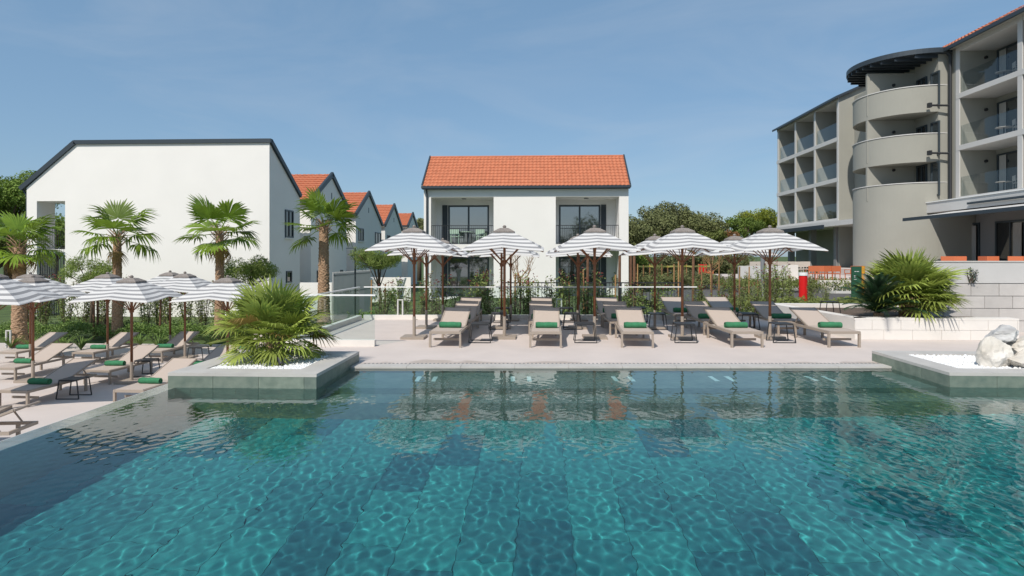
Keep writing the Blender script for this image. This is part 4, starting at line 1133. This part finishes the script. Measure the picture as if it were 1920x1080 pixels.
# ------------------------------------------------------------------ side tables
def make_table():
    t = thing('side_table', 'x', 'side table', (0, 0, 0), 0, 'small black side tables')
    s, h, f = .185, .41, .235
    q = MB(); q.box(-s - .01, -s - .01, h - .012, s + .01, s + .01, h); q.build('table_top', M['darkmetal'], t)
    for sy in (-1, 1):
        q = MB(); q.bar((-s, sy * s, h - .025), (s, sy * s, h - .025), .02); q.build('top_rail', M['darkmetal'], t)
        q = MB(); q.bar((-f, sy * f * .85, .011), (f, sy * f * .85, .011), .018); q.build('foot_rail', M['darkmetal'], t)
        for sx in (-1, 1):
            q = MB(); q.bar((sx * s, sy * s, h - .02), (sx * f, sy * f * .85, .01), .018); q.build('leg', M['darkmetal'], t)
    return t
TBL = make_table()
for i, (px, py) in enumerate(((901, 641), (1097, 641), (1282, 641), (1464, 641))):
    x, y = onz(px, py, 0); place(TBL, USED, (x, y, 0), .0, 'black side table between front row loungers, %s from the left' % ORD[i])
for i, (px, py) in enumerate(((936, 616.5), (1073, 616.5), (1231, 617), (1402, 617))):
    x, y = onz(px, py, 0); place(TBL, USED, (x, y, 0), .0, 'black side table between middle row loungers, %s from the left' % ORD[i])
for i, (px, py) in enumerate(((942, 604), (1061, 604), (1196, 603), (1363, 605))):
    x, y = onz(px, py, 0); place(TBL, USED, (x, y, 0), .0, 'black side table between back row loungers, %s from the left' % ORD[i])
for (px, py, w) in ((139, 745, 'beside the front lounger'), (275, 704, 'between two middle loungers'), (372, 676, 'near the planter palm')):
    x, y = onz(px, py, LOW); place(TBL, USED, (x, y, LOW), .05, 'black side table on the lower deck ' + w)
x, y = onz(1556, 584, .45); place(TBL, USED, (x, y, .38), .05, 'black side table standing beside the dark cycad', .8)

# ------------------------------------------------------------------ palms
px_, py_ = onz(220, 634, LOW); palm('fan palm in front of the blank white wall, second from the left', px_, py_, LOW, 3.72, 1.02, 12, 2, .4, 1, r=.155)
px_, py_ = onz(412, 634, LOW); palm('tall fan palm third from the left with spreading fronds and one brown frond', px_, py_, LOW, 3.85, 1.12, 12, 7, 1.9, 2, r=.155)
px_, py_ = onz(607, 618, LOW); palm('fan palm with a dense round crown beside the glass railing', px_, py_, LOW, 4.25, 1.05, 14, 5, 2.2, 0, r=.215)
px_, py_ = onz(36, 650, LOW); palm('fan palm at the left picture edge with brown dead fronds', px_, py_, LOW, 3.35, .95, 14, 4, .0, 4)
px_, py_ = onz(497, 672, .12); bush_palm('bushy yellow green fan palm filling the left planter', px_ + .26, 9.95, .1, 1.5, 1.9, 92, 8, trunk=.40, trunk_r=.13, fs=.78, lo=-22)
px_, py_ = onz(1686, 588, .4); bush_palm('round bright green fan palm with a short trunk above the white planter wall', px_ - .42, 14.75, .38, 1.5, .6, 150, 12, trunk=.56, trunk_r=.17, fs=1.08, lo=-8)
# cycad rosettes
def pinnate_mesh(L, n, m):
    mb = MB(); 
    for i in range(n):
        t = .12 + .88 * i / n; y = L * t; z = .35 * L * math.sin(t * 2.2) * .8; w = .17 * L * math.sin(math.pi * min(.97, t * .85 + .1)) + .03
        for s in (-1, 1):
            mb.poly([(0, y, z), (0, y + .022, z + .004), (s * w, y + .06, z - .05 + .07 * w)])
    mb.tube([(0, L * t, .35 * L * math.sin(t * 2.2) * .8) for t in (0, .25, .5, .75, 1)], [.012, .01, .008, .006, .003], 4, cap=False)
    me = bpy.data.meshes.new('frond'); me.from_pydata(mb.v, [], mb.f); me.materials.append(m); return me
PM = pinnate_mesh(.85, 34, M['cycad'])
def cycad(label, x, y, z, n, sc, seed):
    t = thing('cycad', label, 'cycad', (x, y, z)); rg = random.Random(seed)
    palm_trunk(.22, .12, .1, t, seed)
    for i in range(n):
        u = i / n; put_frond(PM, t, (0, 0, .18), i * 2.4 + rg.uniform(-.2, .2), math.radians(70 - 85 * u), rg.uniform(-.2, .2), sc * rg.uniform(.85, 1.1))
cx_, cy_ = onz(1622, 594, .4); cycad('dark green cycad with stiff fronds left of the round fan palm', cx_, 14.4, .38, 44, 1.02, 3)
# spotlights in the planter
for k, (dx, dy) in enumerate(((.35, -.35),)):
    t = thing('garden_spotlight', 'small black spotlight in the white pebbles under the bushy palm', 'spotlight', (-4.03 + dx * .2, 9.25, .14))
    q = MB(); q.tube([(0, 0, 0), (0, 0, .07)], .012, 6); q.build('spike', M['darkmetal'], t)
    q = MB(); q.tube([(.03, -.03, .05), (-.04, .05, .13)], [.035, .04], 10); q.build('lamp_head', M['darkmetal'], t)

# ------------------------------------------------------------------ shrubs, hedges, stakes
PH = []
for k, (sm, lm) in enumerate(shrub_meshes(4, 1.6, .8, 900, .085, None, 50, stems=10)):
    t = thing('photinia_shrub', 'x', 'shrub', (0, 0, 0), 0, 'young leafy shrubs behind the glass')
    sm.build('stems', M['bark2'], t); lm.build('foliage', [M['photinia'], M['photinia_r']], t); PH.append(t)
row = []
x = -4.9
while x < 7.4: row.append(x); x += U(.48, .66)
for i, x in enumerate(row):
    y = 19.3 + .03 * x + U(-.2, .25); z = terrain(x, y) ; sc = U(.8, 1.18)
    if 3.6 < x < 7.4: sc *= .8
    place(PH[i % 4], USED, (x, y, z), U(0, 6), 'young green shrub with reddish tips in the row behind the glass, %s from the left' % ORD[i], sc)
# shrubs against the blank white wall
row2 = [onz(p, 612, LOW)[0] for p in (18, 48, 92, 128, 158, 186, 250, 276, 300, 330, 360, 388, 445, 470)]
for i, x in enumerate(row2):
    y = 26.2 + U(-.3, .3)
    place(PH[(i * 3 + 1) % 4], USED, (x * 1.0, y, LOW - .05), U(0, 6), 'slim young shrub against the blank white house, %s from the left' % ORD[i], 1.2 + U(-.12, .15))
# road side shrubs
for i, (px, yy, sc) in enumerate(((1228, 23, .8), (1372, 26, .8), (1408, 24, .75), (1436, 22.5, .95), (1462, 23, 1.0), (1480, 24, .8), (1525, 24, .65), (1548, 24.5, .5), (1392, 27, .6))):
    x = ony(px, 0, yy)[0]; place(PH[i % 4], USED, (x, yy, 0), U(0, 6), 'bushy green shrub on the verge near the road, %s from the left' % ORD[i], sc)
def hedge(name, label, x0, x1, y0, y1, z0, z1, n, leaf, m, seed, cat='hedge', kind='stuff', curve=0):
    rg = np.random.default_rng(seed)
    xx = rg.uniform(x0, x1, n); yy = rg.uniform(y0, y1, n)
    hgt = z1 - z0; hh = .75 + .25 * np.sin(xx * 3.1 + seed) * np.sin(yy * 4.3) + rg.normal(0, .06, n)
    zz = z0 + hgt * hh * (rg.random(n) ** .35)
    lm = leaf_cloud(np.stack([xx, yy, zz], 1), np.tile([0, -.25, 1], (n, 1)), leaf, .5, .8, seed)
    o = lm.build(name, M[m]); tag(o, label, cat, None, kind); return o
hedge('ground_cover', 'low mottled ground cover planted along the back of the glass railing', -5.2, 7.2, 18.35, 19.1, -.55, .13, 15000, .055, 'cover', 61, 'ground cover')
hedge('low_hedge', 'low clipped green hedge along the back of the lower deck', -26, -6.2, 21.3, 22.7, LOW - .1, LOW + .62, 26000, .085, 'hedge', 62)
hedge('mid_hedge', 'low green planting behind the left glass railing', -6.4, -2.6, 20.1, 22.5, -1.0, .05, 11000, .07, 'hedge', 63)
hedge('verge_grass', 'strip of tall grass and weeds along the road verge', 5.5, 13, 20.2, 21.6, -.05, .5, 9000, .09, 'grass_tree', 64, 'grass')
hedge('far_verge', 'rough green planting before the hotel terrace wall', 9.5, 21, 31.2, 33.4, 0, .75, 11000, .12, 'grass_tree', 65, 'grass')
hedge('far_bushes', 'dark green planting below the tall trees past the villa', 4.2, 10.2, 34, 38, -.1, .95, 12000, .13, 'oak', 66, 'bushes')
# agapanthus-like clumps on lower deck edge
def strap_clump(n, L, seed):
    rg = random.Random(seed); mb = MB()
    for i in range(n):
        a = rg.uniform(0, 6.28); l = L * rg.uniform(.6, 1.1); w = .014; dx, dy = math.cos(a), math.sin(a); prev = None
        for t in (0, .35, .7, 1):
            p = Vector((dx * l * t * .75, dy * l * t * .75, l * (t - .62 * t * t) * 1.35)); ww = w * (1 - t * .9); s = Vector((-dy, dx, 0)) * ww
            cur = (tuple(p - s), tuple(p + s))
            if prev: mb.poly([prev[0], prev[1], cur[1], cur[0]])
            prev = cur
    return mb
CL = thing('strap_leaf_plant', 'x', 'plant', (0, 0, 0), 0, 'strap leaved plants before the low hedge')
strap_clump(70, .62, 3).build('leaves', M['hedge'], CL)
SP = ['between the first and second palm trunks', 'just left of the second lounger back', 'right before the second palm', 'just right of the second palm', 'between two parasol poles', 'behind the back row lounger', 'left of the third palm', 'at the far left by the frame light', 'beside the first palm trunk', 'behind the back parasol', 'behind the planter palm']
for i, px in enumerate((96, 122, 152, 262, 296, 318, 395, 20, 60, 340, 440)):
    x, y = onz(px, 650 + (i % 3) * 3, LOW); place(CL, USED, (x, y, LOW), i, 'strap leaved green plant at the hedge, ' + SP[i], 1.15)

# stakes and thin trunks
def stakes(lst, m, r, group, fmt, name='wooden_stake'):
    for i, (px, yy, topy) in enumerate(lst):
        x, zt_ = ony(px, topy, yy); z = terrain(x, yy); q = MB(); lean = U(-.03, .03)
        q.tube([(0, 0, -.1), (lean, 0, zt_ - z)], [r, r * .9], 7); o = q.build(name, M[m]); o.location = (x, yy, z)
        tag(o, fmt % ORD[i], 'stake', group)
stakes([(696, 21, 525), (723, 21.5, 533), (777, 20, 528), (966, 19.6, 514), (991, 19.8, 520), (1068, 19.7, 528), (1095, 20, 505), (1153, 20, 515), (1204, 21, 535), (1272, 21, 490), (1315, 22.5, 497), (1348, 23, 492), (1386, 22, 500), (1404, 24, 500), (1421, 23, 518)], 'stake', .028, 'tan planting stakes among the shrubs', 'tan wooden planting stake among the shrubs past the deck, %s from the left')
stakes([(1101, 20.5, 470), (1161, 20.4, 478), (1183, 19.6, 462), (1190, 20.2, 480), (1299, 21.5, 470)], 'brown_stake', .05, 'brown posts behind the deck', 'thick reddish brown post rising behind the deck, %s from the left', 'brown_post')
stakes([(183, 22.5, 555), (176, 21.8, 560), (200, 22.6, 555), (300, 22.6, 560), (52, 22, 560), (246, 22, 565)], 'brown_stake', .045, 'brown posts by the low hedge', 'slim brown post standing by the low hedge, %s of its row', 'brown_post')
stakes([(1195 + i * 11.5, 34 + (i % 3), 495 + (i % 2) * 2) for i in range(13)], 'stake', .04, 'far stakes with yellow tape', 'short far stake carrying yellow tape, %s from the left')
q = MB()
for i in range(12):
    a = ony(1195 + i * 11.5, 499 + (i % 2), 34 + (i % 3)); b = ony(1195 + (i + 1) * 11.5, 499 + ((i + 1) % 2), 34 + ((i + 1) % 3))
    q.bar((a[0], 34 + (i % 3), a[1]), (b[0], 34 + ((i + 1) % 3), b[1]), .01, .09)
tag(q.build('barrier_tape', M['tape']), 'yellow and white barrier tape strung between the far stakes', 'barrier tape')
# black garden fence behind the shrubs
fen = thing('garden_fence', 'thin black metal fence behind the shrub row', 'fence', (0, 0, 0))
railing(fen, (-1.2, 19.95), (4.6, 20.15), -.4, .98, .1)
for i in range(4):
    q = MB(); X0 = -1.2 + i * 1.93; q.bar((X0, 19.95 + i * .066, -.5), (X0, 19.95 + i * .066, 1.0), .05); q.build('post', M['darkmetal'], fen)

def bare_tree(label, x, y, z, h, w, seed):
    t = thing('bare_tree', label, 'young tree', (x, y, z)); rg = random.Random(seed); tm = MB(); br = MB()
    tm.tube([(0, 0, -.1), (.02, 0, h * .5), (0, 0, h * .62)], [.035, .028, .022], 7); tm.build('trunk', M['brown_stake'], t)
    for i in range(16):
        a = rg.uniform(0, 6.28); s = Vector((0, 0, h * rg.uniform(.42, .62))); e = Vector((w * rg.uniform(.4, 1) * math.cos(a), w * rg.uniform(.4, 1) * math.sin(a), h * rg.uniform(.72, 1.0))); m_ = s.lerp(e, .5) + Vector((math.cos(a) * .1, math.sin(a) * .1, -.05))
        br.tube([s, m_, e], [.012, .008, .003], 4, cap=False)
        for _ in range(5):
            p = m_.lerp(e, rg.uniform(0, .9)); br.tube([p, p + Vector((rg.uniform(-.2, .2), rg.uniform(-.2, .2), rg.uniform(.1, .35)))], [.005, .002], 3, cap=False)
    br.build('branches', M['stake'], t)
x, _ = ony(975, 0, 20.2); bare_tree('leafless young tree with fine tan branches before the villa wall', x, 20.2, -.45, 2.65, .6, 1)
x, _ = ony(1334, 0, 25); bare_tree('leafless young tree standing by the road bend', x, 25, 0, 2.5, .75, 4)

# trees
tree('small_pine', 'small round pine on a thin trunk right of the dense palm', 'tree', ony(711, 0, 24)[0], 24, -.9, ony(0, 452, 24)[1], .95, M['pine_s'], .17, 16, 300, trunk_r=.05, seed=3, flat=.7, asp=.13, scatter=.95)
tree('small_pine', 'small pine shrub behind the parasols beside the third palm', 'tree', ony(470, 0, 24)[0], 24, -1.2, ony(0, 470, 24)[1], 1.05, M['pine_s'], .17, 16, 240, trunk_r=.05, seed=4, flat=.8, asp=.13, scatter=.95)
tree('small_pine', 'small pine shrub by the wall left of the second palm', 'tree', ony(170, 0, 24.5)[0], 24.5, -1.2, ony(0, 472, 24.5)[1], 1.0, M['pine_s'], .17, 16, 240, trunk_r=.05, seed=5, flat=.8, asp=.13, scatter=.95)
tree('bright_bush', 'small bright green bush beside the white pedestal', 'bush', ony(742, 0, 22)[0], 22, -.8, ony(0, 536, 22)[1], .5, M['hedge'], .08, 8, 260, trunk_r=.03, seed=6, flat=.9)
for (px, topy, yy, r_, lab, sd_) in ((1198, 362, 56, 3.4, 'broad dark holm oak touching the villa, leftmost of the grove', 11), (1246, 362, 60, 3.1, 'tallest dark holm oak of the grove behind the parasols', 12),
                            (1288, 378, 60, 2.9, 'holm oak in the middle of the sloping treetops', 13), (1326, 396, 61, 2.4, 'smallest holm oak at the right end of the grove', 14)):
    tree('holm_oak', lab, 'tree', ony(px, 0, yy)[0], yy, -.1, ony(px, topy, yy)[1], r_, M['oak'], .20, 22, 42, 'holm oaks past the villa', .25, .95, sd_, scatter=.8)
for (px, topy, yy, r_, m_, lab, sd_) in ((1432, 368, 66, 2.8, 'pine_b', 'bright yellow green stone pine beside the grey hotel', 21), (1398, 392, 64, 2.1, 'pine', 'dark green pine left of the bright stone pine', 22),
                                  (1337, 421, 55, 1.3, 'grass_tree', 'small light green tree before the oak grove', 23), (1366, 424, 58, 1.1, 'orange_tree', 'small rusty orange tree between the greens', 24), (1180, 445, 44, 1.6, 'pine', 'low green tree close to the right corner of the villa', 26)):
    tree('pine_tree' if 'pine' in lab else 'young_tree', lab, 'tree', ony(px, 0, yy)[0], yy, -.1, ony(px, topy, yy)[1], r_, M[m_], .19, 18, 50, None, .2, .9, sd_, scatter=.8)
tree('stone_pine', 'stone pine at the left edge behind the large house', 'tree', ony(15, 0, 42)[0], 42, -1.3, ony(15, 305, 42)[1], 3.2, M['pine'], .17, 26, 55, None, .25, .7, 31, scatter=.85)
tree('stone_pine', 'lower dark pine seen through the opening of the large house', 'tree', ony(100, 0, 40)[0], 40, -1.3, ony(95, 372, 40)[1], 2.9, M['pine'], .17, 22, 50, None, .25, .8, 32, scatter=.85)
tree('garden_tree', 'dark green tree at the far left under the stone pine', 'tree', ony(-10, 0, 40)[0], 40, -1.3, ony(0, 385, 40)[1], 2.8, M['oak'], .17, 20, 50, None, .25, .9, 33, scatter=.85)
tree('garden_tree', 'olive green tree above the farthest roof beside the villa', 'tree', ony(786, 0, 75)[0], 75, -1.3, ony(786, 399, 75)[1], 2.2, M['oak'], .25, 12, 40, None, .25, .9, 34)
for k, (px, yy, topy) in enumerate(((1205, 46, 462), (1250, 48, 458), (1300, 52, 456), (1345, 54, 462), (1385, 56, 460))):
    tree('dark_bush', 'dark evergreen bush under the grove, %s from the left' % ORD[k], 'bush', ony(px, 0, yy)[0], yy, -.1, ony(px, topy, yy)[1], 1.7, M['oak'], .2, 12, 45, 'dark bushes under the grove', .12, 1, 40 + k)
rgw = np.random.default_rng(77)
bl = [(x, -24 + rgw.uniform(-2, 2), rgw.uniform(1.5, 3.2), 3.2, 2.5, rgw.uniform(2.2, 3.4)) for x in np.arange(-34, 34, 3.4)] + [(7.5, -24, 5.6, 2.6, 2, 2.6)]
p_, n_ = crown_points(bl, 9, rgw, .3); q = leaf_cloud(p_, n_, .5, .6, .6, 77)
tag(q.build('wood_behind', M['oak']), 'tree belt behind the camera mirrored in the window panes', 'trees', None, 'stuff')
# small fallen sprig growing from the terrace wall
t = thing('wall_plant', 'small grey green sprig growing out of the terrace wall', 'plant', (ony(1822, 0, 15.35)[0], 15.35, ony(0, 527, 15.35)[1]))
sm, lm = shrub_meshes(1, .32, .32, 110, .06, None, 91, stems=6)[0]; sm.build('stems', M['bark2'], t); lm.build('foliage', [M['cycad'], M['cycad']], t)

# ------------------------------------------------------------------ furniture and street things
def make_chair(name, cat, m, group, lab='x'):
    t = thing(name, lab, cat, (0, 0, 0), 0, group)
    q = MB(); q.box(-.24, -.24, .42, .24, .22, .46); q.build('seat', M[m], t)
    q = MB(); q.box(-.25, .2, .55, .25, .23, .84); q.box(-.25, .2, .46, -.21, .23, .55); q.box(.21, .2, .46, .25, .23, .55); q.build('backrest', M[m], t)
    for sx in (-1, 1):
        q = MB(); q.bar((sx * .24, -.22, .64), (sx * .24, .2, .64), .03); q.bar((sx * .24, -.22, .46), (sx * .24, -.22, .64), .025); q.build('armrest', M[m], t)
        for sy in (-1, 1):
            q = MB(); q.bar((sx * .22, sy * .2, 0), (sx * .22, sy * .2, .42), .03); q.build('leg', M[m], t)
    return t
OC = make_chair('orange_chair', 'chair', 'orange', 'orange terrace chairs')
for i, (px, rz) in enumerate(((1767, 3.3), (1793, 3.1), (1813, 1.6), (1832, 4.7), (1853, 3.2), (1875, 1.5), (1897, 3.0), (1914, 3.3))):
    yy = 24.5 + (i % 3) * .5; place(OC, USED, (ony(px, 0, yy)[0], yy, 1.0), rz, 'orange chair above the grey block wall, %s from the left' % ORD[i])
for i, px in enumerate((1522, 1535, 1549, 1563, 1597, 1608)):
    yy = 32.5; place(OC, USED, (ony(px, 0, yy)[0], yy, .5), 3.14 + U(-.3, .3), 'orange chair behind the low white wall near the hotel, %s from the left' % ORD[i])
CC = make_chair('beige_armchair', 'armchair', 'cream', 'beige lounge chairs on the far terrace')
for i, px in enumerate((1412, 1426, 1440, 1455, 1468, 1481, 1495, 1507)):
    yy = 36.5 + (i % 2) * .6; place(CC, USED, (ony(px, 0, yy)[0], yy, .6), 3.14, 'beige armchair behind the far grey terrace wall, %s from the left' % ORD[i], 1.1)
fw = MB(); a = ony(1386, 0, 35.6)[0]; b = ony(1466, 0, 35.6)[0]; c_ = ony(1492, 0, 34.5)[0]; e_ = ony(1614, 0, 31.6)[0]
fw.box(a, 35.6, -.1, b, 35.85, 1.28); tag(fw.build('terrace_front_wall', M['hotel_lt']), 'plain grey wall fronting the far terrace behind the parasols', 'wall')
q = MB(); q.box(a, 35.86, -.1, 22, 44, .58); struct(q.build('far_terrace', M['deck']))
q = MB(); q.box(c_, 31.6, -.1, e_, 31.85, .62); tag(q.build('low_white_wall', M['white_stone']), 'low white wall under the orange chairs beside the hotel', 'wall')
q = MB(); q.box(c_, 31.86, -.1, 19.5, 35.5, .48); struct(q.build('chair_terrace', M['deck']))
q = MB(); xw = ony(1470, 0, 35.2)[0]; q.box(xw, 35.0, -.1, xw + .7, 35.55, 1.35); tag(q.build('white_pillar', M['white_stone']), 'short white pillar at the right end of the far grey wall', 'pillar')

t = thing('red_post', 'red roadside post with a white top', 'post', (*onz(1506, 568, 0), 0), .5)
q = MB(); q.prism([(.16 * math.cos(a), .16 * math.sin(a)) for a in [i * math.pi / 6 for i in range(12)]], 0, 1.08); q.build('post_body', M['red'], t)
q = MB(); q.prism([(.18 * math.cos(a), .18 * math.sin(a)) for a in [i * math.pi / 6 for i in range(12)]], 1.08, 1.2); q.build('cap', M['white_paint'], t)
t = thing('totem_sign', 'tall dark green information sign with an orange edge', 'sign', (onz(1579, 560, 0)[0], 26, 0), 0)
q = MB(); q.box(-.19, -.05, 0, .19, .05, 1.42); q.build('sign_panel', M['sign_green'], t)
q = MB(); q.box(.193, -.06, .22, .30, .06, 1.42); q.build('orange_edge', M['sign_orange'], t)
q = MB()
for (x0, z0, w, h) in ((-.1, 1.2, .06, .02), (-.02, 1.2, .1, .02), (-.12, 1.02, .08, .025), (-.12, .97, .05, .015), (-.12, .88, .1, .015)): q.box(x0, -.054, z0, x0 + w, -.051, z0 + h)
q.build('lettering', M['white_paint'], t)
x, _ = ony(1430, 0, 25.5)
t = thing('grey_post', 'thick grey lamp post rising behind the parasols on the right', 'lamp post', (x, 25.5, 0))
q = MB(); q.tube([(0, 0, 0), (0, 0, 2.2)], .085, 12); q.build('post', M['grey_paint'], t); q = MB(); q.tube([(0, 0, 2.2), (0, 0, 2.36)], .1, 12); q.build('lamp_head', M['white_paint'], t)
x, _ = ony(666, 0, 25); t = thing('street_lamp', 'slim dark street lamp with a short arm beside the third house', 'street lamp', (x, 25, -.95))
q = MB(); q.tube([(0, 0, 0), (0, 0, 3.12)], .035, 8); q.build('pole', M['anthracite'], t); q = MB(); q.bar((0, 0, 3.12), (-.38, 0, 3.12), .05, .03); q.build('lamp_head', M['grey_paint'], t)
# bollard lights: small rectangular frames
BL = thing('bollard_light', 'x', 'bollard light', (0, 0, 0), 0, 'rectangular frame lights')
q = MB()
for s in (-1, 1): q.bar((s * .07, 0, 0), (s * .07, 0, .56), .04, .05)
q.bar((-.09, 0, .57), (.09, 0, .57), .05, .03); q.bar((-.09, 0, .01), (.09, 0, .01), .06, .02); q.build('frame', M['hotel_lt'], BL)
for (px, py, z, lab) in ((752, 598, 0, 'grey frame shaped light standing at the left of the back railing'), (1048, 596, 0, 'grey frame shaped light standing at the middle of the back railing'), (21, 652, LOW, 'white frame shaped light at the far left by the hedge')):
    x, y = onz(px, py, z); place(BL, USED, (x, y - .1, z), 0, lab)
# white pedestals and low slatted fence in front of the houses
PD = thing('white_pedestal', 'x', 'pedestal', (0, 0, 0), 0, 'white flared pedestals'); q = MB(); q.tube([(0, 0, 0), (0, 0, .5), (0, 0, .85)], [.12, .14, .26], 4); q.tube([(0, 0, .85), (0, 0, .92)], .27, 4); q.build('pedestal_body', M['white_paint'], PD)
for (px, lab) in ((703, 'white flared pedestal beside the small round pine'), (752, 'white flared pedestal right of the small pine')):
    x, z = ony(px, 521, 26); place(PD, USED, (x, 26, z - .92), .785, lab)
q = MB(); wa, wb_ = ony(562, 0, 28)[0], ony(690, 0, 31)[0]
gf = thing('house_fence', 'pale slatted fence in front of the row houses', 'fence', (0, 0, 0))
a, b = Vector((ony(625, 0, 28)[0], 28, 0)), Vector((ony(694, 0, 33)[0], 33, 0)); q = MB(); q.bar((a.x, a.y, .1), (b.x, b.y, .1), .04, .05); q.bar((a.x, a.y, .95), (b.x, b.y, .95), .04, .05); q.build('rail', M['grey_paint'], gf)
for i in range(34):
    p = a.lerp(b, i / 33); q = MB(); q.bar((p.x, p.y, -1.2), (p.x, p.y, 1.1), .11, .03, up=(1, 0, 0)); q.build('slat', M['hotel_lt'], gf)
for (pa, pb, yy, t0, lab) in ((562, 592, 30.2, 530, 'low white garden wall at the foot of the large house'), (592, 622, 29, 530, 'short white wall piece before the second house'), (694, 770, 40, 520, 'white garden wall before the fourth house')):
    xa, z = ony(pa, t0, yy); xb, _ = ony(pb, t0, yy); q = MB(); q.box(xa, yy, -1.4, xb, yy + .2, z); tag(q.build('garden_wall', M['plaster']), lab, 'wall')
# balcony furniture
MC = make_chair('green_chair', 'chair', 'mint', 'pale green balcony chairs')
for (px, yy, lab) in ((853, YF + .7, 'pale green chair on the left balcony, left of the table'), (902, YF + .7, 'pale green chair on the left balcony, right of the table')):
    place(MC, USED, (ony(px, 0, yy)[0], yy, UF), 3.14 if px < 880 else 3.0, lab)
def round_table(label, x, y, z, m):
    t = thing('round_table', label, 'table', (x, y, z)); q = MB(); q.tube([(0, 0, .70), (0, 0, .73)], .38, 20); q.build('table_top', M[m], t); q = MB(); q.tube([(0, 0, .02), (0, 0, .70)], .03, 8); q.tube([(0, 0, 0), (0, 0, .02)], .22, 14); q.build('pedestal', M['darkmetal'], t)
round_table('round balcony table between two pale green chairs', ony(876, 0, YF + .8)[0], YF + .8, UF, 'mint')
WC = make_chair('balcony_chair', 'chair', 'cream', 'chairs on the hotel balconies')
for i, z in enumerate(FR2):
    y_ = pr[1] + 1.3; lv = ('lowest', 'middle', 'top')[i]
    place(WC, USED, (X2 + .9, y_, z), 1.2, 'cream chair on the %s right hand hotel balcony' % lv, .95)
    round_table('small pale table on the %s right hand hotel balcony' % lv, X2 + .95, y_ + 1.1, z - .12, 'cream')
# far red kiosk boxes by the road
t = thing('red_board', 'red board standing far off beside the road bend', 'board', (ony(1317, 0, 45)[0], 45, 0)); q = MB(); q.box(-.3, -.08, .15, .3, .08, 1.25); q.build('panel', M['red'], t); q = MB(); q.box(-.35, -.2, 0, .35, .2, .15); q.build('foot', M['grey_paint'], t)
t = thing('orange_bin', 'orange bin far off beside the red board', 'bin', (ony(1331, 0, 44)[0], 44, 0)); q = MB(); q.box(-.2, -.2, 0, .2, .2, .85); q.build('bin_body', M['orange'], t); q = MB(); q.box(-.23, -.23, .85, .23, .23, .92); q.build('lid', M['darkmetal'], t)

for o in COL.objects:
    if o.type == 'MESH' and (o.name.startswith(('pool_floor', 'pool_step', 'pool_wall')) or (o.parent and o.parent.name.startswith(('pool_floor', 'pool_step', 'stone_planter', 'pool_wall')))):
        o.cycles.is_caustics_receiver = True
